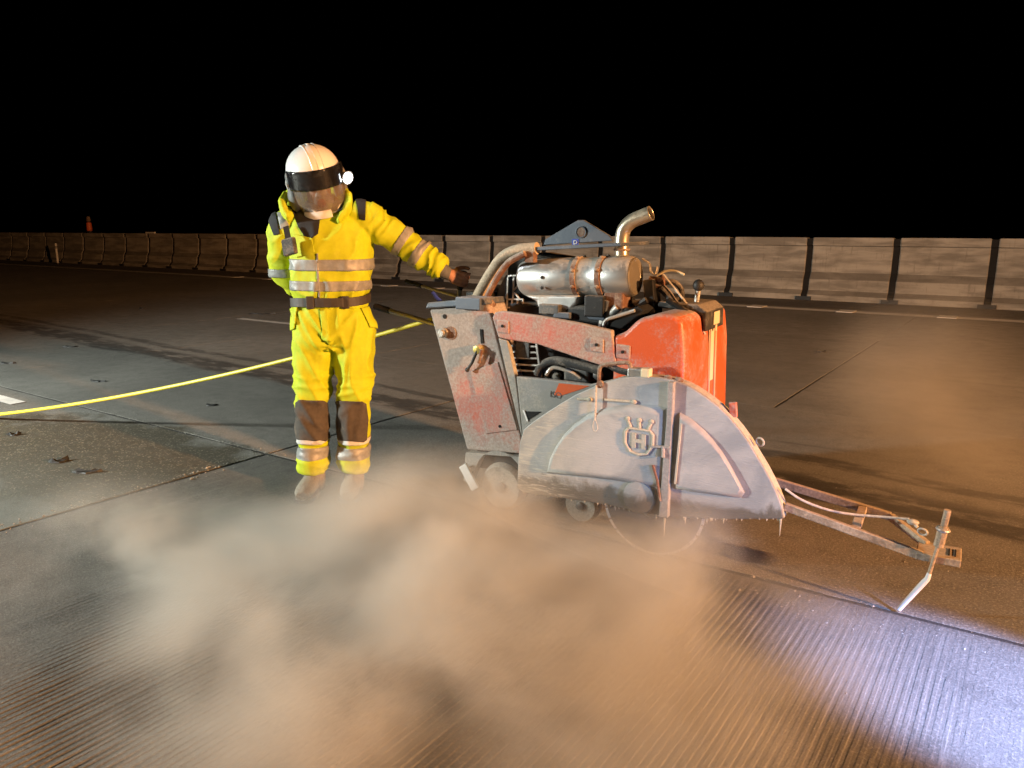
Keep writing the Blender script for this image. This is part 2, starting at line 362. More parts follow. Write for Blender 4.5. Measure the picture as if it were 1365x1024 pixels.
def text_mesh(s, size, depth):
    cu = bpy.data.curves.new('t', 'FONT'); cu.body = s; cu.size = size; cu.extrude = depth; cu.align_x = 'CENTER'; cu.align_y = 'CENTER'
    o = bpy.data.objects.new('t', cu); COL.objects.link(o); dg = bpy.context.evaluated_depsgraph_get()
    me = bpy.data.meshes.new_from_object(o.evaluated_get(dg)); bpy.data.objects.remove(o); return me

# ================================================================== SETTING
g = G().add([(-400, -300, -0.12), (300, -300, -0.12), (300, 700, -0.12), (-400, 700, -0.12)], [(0, 1, 2, 3)])
tag(g.build('ground', 'base'), kind='structure')
road = empty('road', (0, 0, 0)); road['kind'] = 'structure'
VJ = 3.02; U0 = -4.0; SL = 4.6; GAP = 0.011
def slab(u0, u1, v0, v1, z=0.0, mat='road', name='concrete_slab'):
    """a cast slab with slightly ragged arrises"""
    def side(a, b, inn):
        n = max(2, min(60, int((Vector(b) - Vector(a)).length / 0.07))); out = []
        for i in range(n):
            t = i / n; p = Vector(a).lerp(Vector(b), t); j = noise.noise(Vector((p.x*5.1, p.y*5.1, 3.3))) * 0.006 + max(0, noise.noise(Vector((p.x*14, p.y*14, 9)))) * 0.010
            out.append((p.x + inn[0]*j, p.y + inn[1]*j))
        return out
    P = side((u0,v0),(u1,v0),(0,1)) + side((u1,v0),(u1,v1),(-1,0)) + side((u1,v1),(u0,v1),(0,-1)) + side((u0,v1),(u0,v0),(1,0))
    n = len(P); cx_, cy_ = (u0+u1)/2, (v0+v1)/2
    sh = lambda p, d: (p[0] + (d if p[0] < cx_ else -d) * (1 if True else 0), p[1] + (d if p[1] < cy_ else -d))
    top = [sh(p, 0.001) for p in P]
    g = G(); g.add([(x, y, z-0.11) for x, y in P] + [(x, y, z-0.0015) for x, y in P] + [(x, y, z) for x, y in top],
        [(i, (i+1) % n, n+(i+1) % n, n+i) for i in range(n)] + [(n+i, n+(i+1) % n, 2*n+(i+1) % n, 2*n+i) for i in range(n)] + [tuple(2*n+i for i in range(n))])
    return g.build(name, mat, road)
rows = [(-1.6, VJ, U0), (VJ, 6.2, U0), (6.2, 10.8, -1.7), (10.8, 14.75, -1.7)]
for ri, (v0, v1, uj) in enumerate(rows):
    for k_ in range(-9 if ri < 3 else -10, 3):
        u0 = uj + k_ * SL
        if ri == 0 and (u0 < U0 - 2.1*SL or u0 > 1): continue
        if ri == 0 and k_ == 0:
            slab(u0 + GAP, u0 + SL - GAP, v0, v1 - GAP, -0.014, 'slurryslab'); continue
        dz = 0.0
        ga_, gb_ = [GAP if (ri < 2 and abs(q_ - U0) < .1) or (ri == 2 and abs(q_ + 1.7) < .1) else 0.003 for q_ in (u0, u0 + SL)]; slab(u0 + ga_, u0 + SL - gb_, v0 + (GAP if ri == 1 else 0.002), v1 - (GAP if ri == 0 else 0.002), dz)
for v_, u0_, u1_ in ((VJ, -13.1, 0.5), (6.2, -45, 7), (10.8, -45, 7)):
    hw = GAP + 0.002 if v_ == VJ else 0.012
    G().box((u0_, v_ - hw, -0.10), (u1_, v_ + hw, -0.0020 if v_ == VJ else -0.0008)).build('joint_cover_strip', 'base' if v_ == VJ else 'shoulder', road)  # strips added to cover the lit slab edges along the joints
for u_, v0, v1 in ((U0, -1.5, VJ - 0.012), (U0, VJ + 0.012, 6.19), (-1.7, 6.21, 10.79)):
    G().box((u_ - GAP - 0.002, v0, -0.10), (u_ + GAP + 0.002, v1, -0.0035 if v1 > 3.1 else -0.0045)).build('joint_cover_strip', 'hole', road)  # black strips added so the gap looks unlit
# slabs far to the left, joints too fine to see
G().box((-140, -1.6, -0.11), (U0 - 9*SL, 14.75, -0.003)).build('far_concrete', 'road', road)
G().box((-140, 14.76, -0.11), (12, 24, -0.004)).build('shoulder', 'shoulder', road)

# the ungrooved margin and the tined surface on the saw's slab
def tined():
    UA, UB, VA, VB = U0 + GAP + 0.006, U0 + SL - GAP - 0.006, -0.2, VJ - GAP - 0.006
    per = 0.026; us = []; u = UA
    while u < -3.05: us.append((u, None)); u += 0.05
    base = u; k_ = 0
    while base + k_*per < min(UB, 0.55):
        for f_, h in ((0.0, 0), (0.30, 0), (0.42, 1), (0.80, 1), (0.92, 0)):
            us.append((base + (k_ + f_)*per, (h, k_)))
        k_ += 1
    NV = 84; vv = [VA + (VB - VA) * i / (NV - 1) for i in range(NV)]
    V = []; n = len(us)
    for j, v in enumerate(vv):
        for (u, q) in us:
            z = noise.noise(Vector((u*0.9, v*0.9, 1.0))) * 0.004
            du = 0
            if q is not None:
                h, k2 = q
                du = noise.noise(Vector((k2*0.7, v*2.0, 5))) * 0.004
                patch = noise.noise(Vector((u*1.3, v*0.8, 7.7)))               # worn and slurry-filled patches
                keep = min(1.0, max(0.0, (patch + 0.12) * 2.2)) * min(1, max(0, (u + 3.05) / 0.25 + noise.noise(Vector((k2*3.1, v, 2)))))
                endf = min(1.0, max(0.0, (VB - 0.03 - v) / 0.05 + noise.noise(Vector((k2*2.3, 0, 2)))*0.8))
                dep = (0.0030 + 0.0022*noise.noise(Vector((k2*1.7, v*3.0, 0)))) * keep * endf
                z += -dep if h else noise.noise(Vector((u*60, v*40, 0))) * 0.0010
            V.append((u + du, v, z))
    Fc = [(j*n+i, j*n+i+1, (j+1)*n+i+1, (j+1)*n+i) for j in range(NV-1) for i in range(n-1)]
    G().add(V, Fc).build('tined_surface', 'tined', road)
tined()
# markings
def strip(u0, u1, v0, v1, z, name):
    G().add([(u0,v0,z),(u1,v0,z),(u1,v1,z),(u0,v1,z)], [(0,1,2,3)]).build(name, 'paint', road)
strip(-130, 12, 14.14, 14.48, 0.006, 'edge_line')
for k_ in range(0, 14): G().box((0.15 - k_*1.55, 14.13, 0.007), (0.42 - k_*1.55, 14.49, 0.018)).build('profiled_rib', 'paint', road)
strip(-10.62, -7.6, 7.58, 7.72, 0.006, 'lane_dash'); strip(-22.6, -19.6, 7.58, 7.72, 0.006, 'lane_dash')
a = gnd(-6, 530); strip(a.x - 2.6, a.x + 0.42, a.y - 0.06, a.y + 0.06, 0.006, 'lane_dash')

# ------------------------------------------------------------------ barrier
VB0 = 16.35; SEG = 1.61
prof = [(0, 0), (0, 0.11), (0.09, 0.20), (0.12, 0.42), (0.20, 0.56), (0.215, 0.80), (0.235, 0.93), (0.24, 1.075), (0.195, 1.095), (0.20, 1.25), (0.43, 1.25), (0.435, 1.09), (0.41, 1.07), (0.62, 0.12), (0.62, 0)]
def barrier_mesh(seed):
    rnd = random.Random(seed); xs = [0.0, 0.02, 0.4, 0.8, 1.2, SEG-0.14, SEG-0.12]; rings = []
    for i, x in enumerate(xs):
        e = 0.012 if i in (0, len(xs)-1) else 0.0
        rings.append([(x, y + e*(1 if y < 0.3 else -1) + rnd.uniform(-.003, .003), max(0, z - (e if z > 1.2 else 0))) for y, z in prof])
    return G().rings(rings).mesh('concrete_barrier')
bms = [barrier_mesh(s_) for s_ in range(3)]
footm = G().box((-0.21, -0.035, 0.0), (0.09, -0.002, 0.075)).mesh('foot')
jointm = G().rings([[(x, y + (0.025 if y < 0.3 else -0.025), max(0.005, z - (0.02 if z > 1.2 else 0))) for y, z in prof] for x in (-0.118, -0.003)]).mesh('gap_shade_fill')  # near-black fill added as the deep shade of the open gap
for k_ in range(-38, 2):
    u = -0.84 + k_ * SEG
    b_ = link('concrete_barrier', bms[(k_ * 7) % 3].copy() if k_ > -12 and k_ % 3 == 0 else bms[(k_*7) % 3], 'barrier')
    b_.location = (u + 0.06, VB0 + random.uniform(-.012, .012), -0.004); b_.rotation_euler = (0, 0, random.uniform(-.004, .004))
    tag(b_, 'precast concrete barrier section in the row along the far edge of the road', 'barrier', 'concrete barrier sections along the road')
    if k_ > -34:
        f_ = link('foot', footm, 'rubberclean', b_); link('gap_shade_fill', jointm, 'hole', b_)
# things on and by the barrier
p = at_v(77, 349, 15.7); post = G()
post.lathe([(0.045, 0), (0.045, 0.80), (0.038, 0.84), (0.0, 0.85)], (0, 0, 0), (0, 0, 1), 12)
pe = empty('marker_post', (p.x, p.y, -0.004)); post.build('shaft', 'white', pe, smooth=True)
G().lathe([(0.09, 0), (0.09, 0.03), (0.05, 0.05)], (0, 0, 0), (0, 0, 1), 12).build('base', 'rubberclean', pe)
G().lathe([(0.0465, 0.62), (0.0465, 0.74)], (0, 0, 0), (0, 0, 1), 12).build('reflector', 'tape', pe)
tag(pe, 'thin white marker post standing in front of the concrete barrier', 'post')
p = at_v(119, 306, VB0 + 0.3); ce = empty('warning_lamp', (p.x, VB0 + 0.31, 1.243))
G().box((-0.10, -0.06, 0), (0.10, 0.06, 0.09)).build('lamp_base', 'rubberclean', ce, 0.01)
G().lathe([(0.09, 0.09), (0.11, 0.16), (0.10, 0.40), (0.06, 0.44)], (0, 0, 0), (0, 0, 1), 14).build('lamp_body', 'orange', ce, smooth=True)
G().lathe([(0.05, 0.44), (0.09, 0.50), (0.06, 0.66), (0.0, 0.68)], (0, 0, 0), (0, 0, 1), 14).build('lamp_lens', 'rustclamp', ce, smooth=True)
tag(ce, 'small orange warning lamp standing on top of the concrete barrier', 'warning lamp')
p = at_v(200, 306, VB0 + 0.25)
re_ = G().box((p.x - 0.30, VB0 + 0.22, 1.247), (p.x + 0.30, VB0 + 0.30, 1.30)).build('reflector_strip', 'whiteclean', None, 0.006)
tag(re_, 'short white strip lying on top of the concrete barrier', 'strip')

# ================================================================== FLOOR SAW
saw = empty('floor_saw', MO, MA)
tag(saw, 'dusty red and grey walk-behind floor saw with round blade guard and chrome exhaust', 'floor saw')
def LP(pts, off): return [(L(x, y, off).x, L(x, y, off).z) for x, y in pts]
def LV(pts, off): return [L(x, y, off) for x, y in pts]
# --- chassis and rear tower
YN, YF = 0.15, 0.82
G().prism([(-0.98, 0.10), (-0.10, 0.14), (0.02, 0.30), (0.02, 0.52), (-0.2, 0.60), (-0.74, 0.60), (-1.02, 0.40)], YN + 0.05, YF - 0.03).build('chassis', 'blackmetal', saw, 0.01)
tower = G().prism(LP([(572, 413), (650, 406), (656, 424), (697, 592), (700, 606), (622, 600)], YN), YN, YF).build('console', 'redgrey', saw, 0.012, seg=3)
hl = L(593, 422, YN); G().lathe([(0.012, 0), (0.012, 0.004)], hl + Vector((0, -0.003, 0)), (0, 1, 0), 14).build('hole', 'hole', tower)
G().prism(LP([(627.4, 495.2), (664, 482), (690.4, 572.9), (648, 578)], YN), YN - 0.006, YN + 0.01).build('access_panel', 'redgrey', saw, 0.003)
s1 = L(667, 568, YN); G().lathe([(0.007, -0.010), (0.007, 0)], s1, (0, 1, 0), 10).build('screw', 'hole', saw)
G().prism(LP([(640, 439), (643.5, 439), (645, 458), (641.5, 458)], YN), YN - 0.004, YN + 0.01).build('slot', 'hole', saw)
# control deck on top of the console
dk = G().prism(LP([(570, 411), (573, 403), (612, 400), (648, 398), (651, 406)], YN), YN - 0.02, YF + 0.02).build('control_deck', 'bluegrey', saw, 0.006)
d0, d1 = L(612, 406, YN), L(645, 404, YN); G().box((d0.x, YN - 0.034, d0.z - 0.02), (d1.x, YN + 0.10, d1.z + 0.025)).build('switch_box', 'bluegrey', dk, 0.005)
tx = L(620, 404, 0.20); G().box((tx.x - 0.05, YN + 0.13, tx.z + 0.01), (tx.x + 0.10, YN + 0.45, tx.z + 0.05)).build('gauge_panel', 'blackmetal', dk, 0.006)
bk = L(583, 398, 0.22); G().tube([bk + Vector((-0.03, 0, 0.03)), bk, bk + Vector((0.035, 0, -0.025))], [0.010, 0.011, 0.010], 8).build('blue_toggle', 'blue', dk, smooth=True)
# knob with red washer
kn = L(593, 443.5, YN); G().lathe([(0.026, -0.006), (0.026, -0.020), (0.018, -0.024), (0.016, -0.040), (0.0, -0.040)], kn, (0, 1, 0), 18).build('knob', 'steel', saw, smooth=True)
kr = L(601, 444, YN); G().lathe([(0.034, 0.0), (0.034, -0.005), (0.0, -0.005)], kr, (0, 1, 0), 20).build('knob_washer', 'rustclamp', saw, smooth=True)
# brass water valve and its two levers
bv = L(640, 465, YN); vb = G().lathe([(0.022, 0), (0.026, -0.015), (0.020, -0.035), (0.0, -0.038)], bv, (0, 1, 0), 16).build('water_valve', 'brassvalve', saw, smooth=True)
G().tube(LV([(636, 468), (629, 484), (623, 493)], YN - 0.03), 0.008, 8).ell(L(623, 493, YN - 0.03), (0.012,)*3, nu=10, nv=6).build('valve_lever', 'rubberclean', vb, smooth=True)
G().tube(LV([(642, 466), (640, 476), (638, 484)], YN - 0.035), 0.009, 8).build('valve_handle', 'rustclamp', vb, smooth=True)
# --- wheel housing, rear wheels, scraper
arch = LP([(621, 603), (700, 609), (700, 655), (693, 655)], YN); wc = L(666, 641, YN); wr = 0.125
arc = [(wc.x + 0.145*math.cos(t), wc.z + 0.01 + 0.145*math.sin(t)) for t in [R(10 + 17*i) for i in range(10)]]
housing = arch[:2] + [(arch[1][0], wc.z + 0.02)] + arc + LP([(626, 645), (618, 640)], YN)
G().prism(housing, YN - 0.004, YN + 0.05).build('wheel_housing', 'greypanel', saw, 0.006)
G().box((wc.x - 0.16, YN + 0.04, 0.20), (wc.x + 0.16, YF, 0.36)).build('axle_box', 'blackmetal', saw)
def wheel(cx, cz, y0, wd, r, parent=saw):
    e = G().lathe([(r*0.62, 0.0), (r*0.86, -0.004), (r*0.97, 0.012), (r, 0.03), (r, wd-0.03), (r*0.97, wd-0.012), (r*0.86, wd+0.004), (r*0.62, wd)], (cx, y0, cz), (0, 1, 0), 36).build('wheel', 'tyre', parent, smooth=True)
    G().lathe([(r*0.64, 0.014), (r*0.56, 0.004), (r*0.5, 0.016), (r*0.24, 0.010), (r*0.22, -0.012), (r*0.10, -0.016), (0, -0.016)], (cx, y0, cz), (0, 1, 0), 28).build('rim', 'engine', e, smooth=True)
    for i in range(5):
        t = 2*math.pi*i/5; G().lathe([(0.006, 0), (0.006, -0.008), (0, -0.008)], (cx + r*0.36*math.cos(t), y0 + 0.008, cz + r*0.36*math.sin(t)), (0, 1, 0), 6).build('wheel_nut', 'steel', e)
    return e
wheel(wc.x, wr + 0.002, YN + 0.012, 0.09, wr); wheel(wc.x, wr + 0.002, YF - 0.12, 0.09, wr)
fwc = L(775, 680, 0.22); wheel(fwc.x, 0.092, 0.21, 0.07, 0.09); wheel(fwc.x, 0.092, 0.66, 0.07, 0.09)
G().bar(L(617, 620, 0.12), L(634, 652, 0.12), 0.05, 0.016, (0, 1, 0)).build('scraper', 'white', saw, 0.003)
G().bar(L(622, 628, 0.13), L(634, 622, 0.16), 0.03, 0.02).build('scraper_bracket', 'steel', saw, 0.003)
# --- side frame: upper bar, rear post, lower panel
YS = 0.125
def plate(name, px, y0, y1, mat, bev=0.008, parent=saw): return G().prism(LP(px, y0), y0, y1).build(name, mat, parent, bev, seg=3)
ub = plate('upper_side_bar', [(656, 424), (659, 417), (668, 415), (716, 421), (772, 431), (815, 441), (818, 460), (821, 488), (808, 490), (772, 478), (716, 459), (676, 453), (664, 450)], YS, YS + 0.035, 'redgrey', 0.007)
plate('rear_side_post', [(664, 451), (676, 454), (687, 502), (697, 585), (694, 578)], YS + 0.002, YS + 0.033, 'greypanel', 0.006)
plate('lower_side_panel', [(688, 502), (736, 507), (786, 513), (822, 505), (860, 520), (860, 640), (703, 640), (697, 586)], YS + 0.001, YS + 0.034, 'greypanel', 0.006)
plate('lower_red_stripe', [(745, 511), (786, 514.5), (775, 519), (747, 528), (738, 527)], YS - 0.001, YS + 0.01, 'red', 0.001)
plate('panel_opening', [(698, 548.5), (722, 549), (703, 561)], YS - 0.002, YS + 0.02, 'hole', 0.001)
plate('opening_lip', [(696.5, 547), (699, 547), (704, 561.5), (702, 562)], YS - 0.006, YS + 0.02, 'white', 0.001)
for px in ((671, 434.5), (796, 459.5)):
    c = L(px[0], px[1], YS)
    e = G().prism([(c.x - 0.034, c.z - 0.032), (c.x + 0.034, c.z - 0.036), (c.x + 0.034, c.z + 0.026), (c.x - 0.034, c.z + 0.030)], YS - 0.006, YS + 0.01).build('bolt_boss', 'redgrey', ub, 0.005)
    G().lathe([(0.008, 0), (0.008, -0.012), (0, -0.012)], c, (0, 1, 0), 6).build('bolt', 'hole', ub)
c = L(741, 527, YS); tm = text_mesh('ISO', 0.042, 0.0008)
o = link('lettering', tm, 'letter', saw); o.location = (c.x, YS - 0.0012, c.z); o.rotation_euler = (R(90), R(3), 0)
# --- engine behind the side frame
G().box((-0.92, 0.30, 0.56), (-0.26, 0.72, 1.06)).build('engine_block', 'blackmetal', saw, 0.02)
for i, yy in enumerate((461, 469, 477, 486, 494)):
    a_, b_ = L(681 + i*1.6, yy, 0.19), L(716 + i*0.6, yy + 1.0, 0.19); G().bar(a_, b_, 0.012, 0.008).build('slat', 'steel', saw, 0.001)
a_ = L(700, 462, 0.185); G().box((a_.x - 0.05, 0.178, a_.z - 0.055), (a_.x + 0.025, 0.186, a_.z + 0.02)).build('label_plate', 'engine', saw, 0.002)
G().bar(L(715, 456, 0.185), L(719, 486, 0.185), 0.010, 0.010, (0, 1, 0)).build('slat_post', 'steel', saw)
G().tube(spline(LV([(717, 500), (722, 488), (740, 481), (768, 486), (800, 494)], 0.20)), 0.022, 12).build('coolant_hose', 'rubber', saw, smooth=True)
G().tube(spline(LV([(728, 500), (738, 490), (760, 496), (775, 505)], 0.18)), 0.009, 8).build('fuel_line', 'steel', saw, smooth=True)
a_, b_ = L(752, 508, 0.21), L(786, 492, 0.21); G().box((a_.x, 0.20, a_.z), (b_.x, 0.30, b_.z)).build('filter_housing', 'engine', saw, 0.012)
for i, (px, py, r_) in enumerate(((732, 498, 0.03), (744, 502, 0.022), (798, 500, 0.025))):
    G().lathe([(r_, 0), (r_, -0.02), (r_*0.5, -0.026), (0, -0.026)], L(px, py, 0.24), (0, 1, 0), 14).build('pulley', 'engine', saw, smooth=True)
# --- muffler with clamps, elbow and tail pipe
YM = 0.36; m0 = L(699, 370, YM); m1 = L(846, 368.5, YM); mr = 0.094; md = (m1 - m0).normalized(); ml = (m1 - m0).length
muf = G().lathe([(0.0, 0.0), (mr*0.86, 0.0), (mr, 0.02), (mr, ml*0.56), (mr*0.985, ml*0.565), (mr*0.985, ml*0.71), (mr, ml*0.715), (mr, ml-0.014), (mr*0.95, ml), (0, ml)], m0, md, 40).build('muffler', 'chrome', saw, smooth=True, angle=40)
G().lathe([(mr*0.94, ml+0.002), (mr*0.90, ml+0.008), (mr*0.74, ml+0.004), (mr*0.70, ml+0.001), (0, ml+0.001)], m0, md, 36).build('end_cap', 'brass', muf, smooth=True)
for f_ in (0.53, 0.745):
    c = m0 + md * (ml * f_)
    G().lathe([(mr*1.02, -0.014), (mr*1.055, -0.012), (mr*1.055, 0.012), (mr*1.02, 0.014)], c, md, 40).build('clamp', 'rustclamp', muf, smooth=True)
    for s_ in range(5):
        t = R(-70 + s_*45); q = c + Vector((0, -math.cos(t)*mr*1.06, math.sin(t)*mr*1.06)); G().ell(q, (0.013, 0.010, 0.010), nu=8, nv=6).build('clamp_stud', 'rustclamp', muf, smooth=True)
for px in ((723, 370), (723, 384)):
    q = L(px[0], px[1], YM - mr*0.99); G().lathe([(0.008, 0), (0.008, -0.006), (0, -0.006)], q, (0, 1, 0), 10).build('rivet', 'hole', muf)
bx = L(770, 405, YM); G().prism(LP([(704, 392), (722, 401), (724, 412), (740, 418), (762, 418), (776, 404), (780, 392)], YM), YM - 0.06, YM + 0.06).build('muffler_cone', 'chrome', muf, 0.02, seg=4)
q = L(824, 400, YM); G().box((q.x - 0.05, YM - 0.06, q.z - 0.07), (q.x + 0.05, YM + 0.06, q.z + 0.05)).build('manifold_flange', 'rustclamp', muf, 0.008)
G().tube(spline(LV([(824, 410), (815, 418), (806, 425), (803, 436)], YM - 0.05)), 0.022, 12).build('down_pipe', 'chrome', muf, smooth=True)
ex = spline(LV([(829, 342), (829, 322), (832, 306), (842, 295), (856, 289), (868, 284)], YM), 6)
ep = G().tube(ex, [0.033]*len(ex), 18, cap=False).build('tail_pipe', 'brass', saw, smooth=True, angle=60)
so = ep.modifiers.new('wall', 'SOLIDIFY'); so.thickness = 0.003; so.offset = -1
G().tube(ex[:-2], 0.0285, 14).build('pipe_bore', 'hole', ep)
G().torus(L(829, 333, YM), (0, 0, 1), 0.033, 0.006).build('pipe_collar', 'rustclamp', ep, smooth=True)
# --- top plate, lifting bracket, intake hoses
tp0, tp1 = L(706, 333, 0.30), L(832, 325, 0.30)
G().prism([(tp0.x, tp0.z - 0.006), (tp1.x, tp1.z - 0.010), (tp1.x, tp1.z + 0.006), (tp0.x, tp0.z + 0.012)], 0.26, 0.62).build('top_plate', 'bluegrey', saw, 0.003)
G().prism([(tp0.x, tp0.z - 0.06), (tp0.x + 0.05, tp0.z - 0.06), (tp0.x + 0.05, tp0.z - 0.007), (tp0.x, tp0.z - 0.007)], 0.25, 0.29).build('plate_bracket', 'rustclamp', saw, 0.003)
YL = 0.46
lb = G().prism(LP([(724, 327), (727, 319), (770, 293.5), (778, 293.5), (812, 314), (817, 321)], YL), YL, YL + 0.016).build('lifting_bracket', 'bluegrey', saw, 0.003)
hc = L(775, 309.5, YL); G().lathe([(0.024, 0), (0.024, -0.004), (0, -0.004)], hc, (0, 1, 0), 20).build('lifting_hole', 'rustclamp', lb); G().torus(hc - Vector((0, 0.003, 0)), (0, 1, 0), 0.026, 0.004).build('hole_ring', 'bluegrey', lb, smooth=True)
st = L(767, 324, YL); sk = G().box((st.x - 0.018, YL - 0.003, st.z - 0.014), (st.x + 0.018, YL - 0.0005, st.z + 0.02)).build('sticker', 'blue', lb)
G().box((st.x - 0.009, YL - 0.0042, st.z - 0.008), (st.x - 0.003, YL - 0.0032, st.z + 0.013)).torus((st.x + 0.002, YL - 0.0042, st.z + 0.004), (0, 1, 0), 0.008, 0.002, 14, 6).build('sticker_mark', 'whiteclean', sk)
G().tube(spline(LV([(634, 404), (640, 390), (655, 364), (670, 344), (690, 334), (716, 331)], 0.28)), 0.030, 14).build('intake_hose', 'tan', saw, smooth=True)
G().tube(spline(LV([(646, 408), (651, 393), (662, 372), (678, 350), (700, 338)], 0.24)), 0.016, 10).build('roll_bar', 'rustclamp', saw, smooth=True)
q = L(651, 408, 0.20); G().ell(q, (0.035, 0.05, 0.045), nu=12, nv=8).build('hose_boot', 'rustclamp', saw, smooth=True)
a_, b_ = L(658, 414, 0.34), L(672, 366, 0.34); G().prism(LP([(656, 418), (664, 384), (674, 366), (676, 418)], 0.33), 0.33, 0.40).build('radiator_side', 'bluegrey', saw, 0.006)
G().prism(LP([(672, 420), (676, 345), (700, 338), (740, 345), (815, 345), (818, 440), (700, 425)], 0.45), 0.45, 0.76).build('engine_cowl', 'blackmetal', saw, 0.02)
# fan guard lattice
fgd = G().bar(L(677, 368, 0.31), L(676, 414, 0.31), 0.007, 0.007, (0, 1, 0)).build('fan_guard', 'steel', saw)
for p_, q_ in (((677, 368), (692, 367)), ((692, 367), (693, 378)), ((693, 378), (684, 388)), ((684, 388), (693, 399)), ((685, 370), (684, 398)), ((676, 399), (697, 399)), ((697, 399), (697, 416)), ((683, 400), (682, 416)), ((690, 400), (689, 416)), ((676, 410), (697, 410))):
    G().bar(L(*p_, 0.308), L(*q_, 0.308), 0.007, 0.007, (0, 1, 0)).build('grille_bar', 'steel', fgd)
for (px, py, w_, h_, m_) in ((735, 412, 0.11, 0.05, 'engine'), (752, 420, 0.09, 0.03, 'bluegrey'), (795, 408, 0.10, 0.10, 'blackmetal')):
    q = L(px, py, 0.30); G().box((q.x - w_/2, 0.27, q.z - h_/2), (q.x + w_/2, 0.36, q.z + h_/2)).build('engine_fitting', m_, saw, 0.006)
G().prism(LP([(778, 418), (800, 398), (810, 402), (805, 428), (785, 426)], 0.28), 0.28, 0.34).build('engine_mount', 'bluegrey', saw, 0.004)
# --- front hood
hp = [(-0.272, 0.50), (-0.272, 0.955), (-0.225, 0.965), (-0.155, 1.035), (-0.07, 1.062), (0.005, 1.06), (0.045, 1.035), (0.062, 0.90), (0.075, 0.47)]
hood = G().prism(hp, YN - 0.018, 0.80).build('hood', 'red', saw, 0.045, seg=5)
for pl in hood.data.polygons: pl.use_smooth = True
hood.modifiers['bevel'].angle_limit = R(20); hood.modifiers['bevel'].harden_normals = True
c = L(831, 469, YN - 0.018)
G().prism([(c.x - 0.034, c.z - 0.03), (c.x + 0.034, c.z - 0.034), (c.x + 0.034, c.z + 0.030), (c.x - 0.034, c.z + 0.034)], YN - 0.024, YN).build('bolt_boss', 'redgrey', hood, 0.006)
G().lathe([(0.008, 0), (0.008, -0.012), (0, -0.012)], c, (0, 1, 0), 6).build('bolt', 'hole', hood)
# seams and filler recess of the front face
xf = 0.066
for yy in (0.47, 0.56): G().bar((xf + 0.003, yy, 0.97), (xf + 0.0115, yy, 0.50), 0.006, 0.006, (0, 1, 0)).build('hood_seam', 'yellowtag', hood)
G().prism([(xf - 0.002, 0.50), (xf + 0.006, 0.50), (xf - 0.004, 0.985), (xf - 0.012, 0.985)], 0.475, 0.555).build('front_strap', 'yellowtag', hood, 0.002)
fr = [(0.012, 1.055), (0.05, 1.035), (0.062, 0.965), (0.075, 0.965), (0.072, 1.055), (0.03, 1.085), (-0.16, 1.09), (-0.16, 1.06)]
G().prism(fr, 0.38, 0.66).build('filler_bracket', 'rubber', hood, 0.012, seg=3)
lv = Vector((0.0, 0.46, 1.09)); G().tube([lv, lv + Vector((0.005, 0, 0.05))], 0.012, 10).build('lever_stem', 'steel', saw, smooth=True)
G().ell(lv + Vector((0.005, 0, 0.075)), (0.026, 0.026, 0.028)).build('lever_ball', 'rubberclean', saw, smooth=True)
tg = G().box((0.076, 0.48, 0.985), (0.080, 0.57, 1.045)).build('paper_tag', 'yellowtag', saw, 0.001)
G().box((0.077, 0.51, 0.955), (0.080, 0.535, 0.983)).build('tag_tie', 'yellowtag', tg)
# --- linkage, cable and hoses between engine and hood
YB = 0.42
G().bar(L(868, 372, YB), L(872, 420, YB), 0.05, 0.10, (0, 1, 0)).build('mast_plate', 'blackmetal', saw, 0.006)
for i, (p_, q_, r_) in enumerate((((866, 371), (884, 373), .012), ((866, 380), (884, 381), .014), ((884, 366), (884, 385), .010))):
    G().tube([L(*p_, YB), L(*q_, YB)], r_, 8).build('linkage_arm', 'rustclamp', saw, smooth=True)
G().tube(spline(LV([(882, 384), (890, 392), (898, 404), (908, 416)], YB)), 0.020, 10).build('hydraulic_hose', 'rubber', saw, smooth=True)
G().tube(spline(LV([(884, 378), (898, 376), (908, 386), (909, 400), (906, 410)], YB + 0.03)), 0.012, 10).build('hydraulic_hose', 'rubber', saw, smooth=True)
G().tube(LV([(884, 366), (902, 388), (927, 420), (940, 446)], YB - 0.02), 0.005, 6).build('lift_cable', 'rope', saw, smooth=True)
G().tube(spline(LV([(856, 345), (866, 352), (868, 362), (874, 366), (877, 356)], YB)), 0.005, 6).build('bent_wire', 'steel', saw, smooth=True)
G().tube(spline(LV([(876, 368), (886, 362), (898, 361), (912, 366)], YB)), 0.006, 6).build('loose_wire', 'yellowtag', saw, smooth=True)
G().prism(LP([(806, 440), (826, 440), (846, 424), (858, 414), (850, 408), (830, 418), (812, 426)], 0.24), 0.24, 0.40).build('heat_shield', 'hole', saw, 0.004)
G().tube(spline(LV([(804, 437), (808, 427), (824, 421), (846, 414)], 0.23)), 0.008, 8).build('shield_edge', 'chrome', saw, smooth=True)
for p_, q_, r_ in (((848, 408), (862, 400), .016), ((890, 400), (916, 416), .014)):
    G().tube([L(*p_, 0.36), L(*q_, 0.36)], r_, 8).build('push_rod', 'blackmetal', saw, smooth=True)
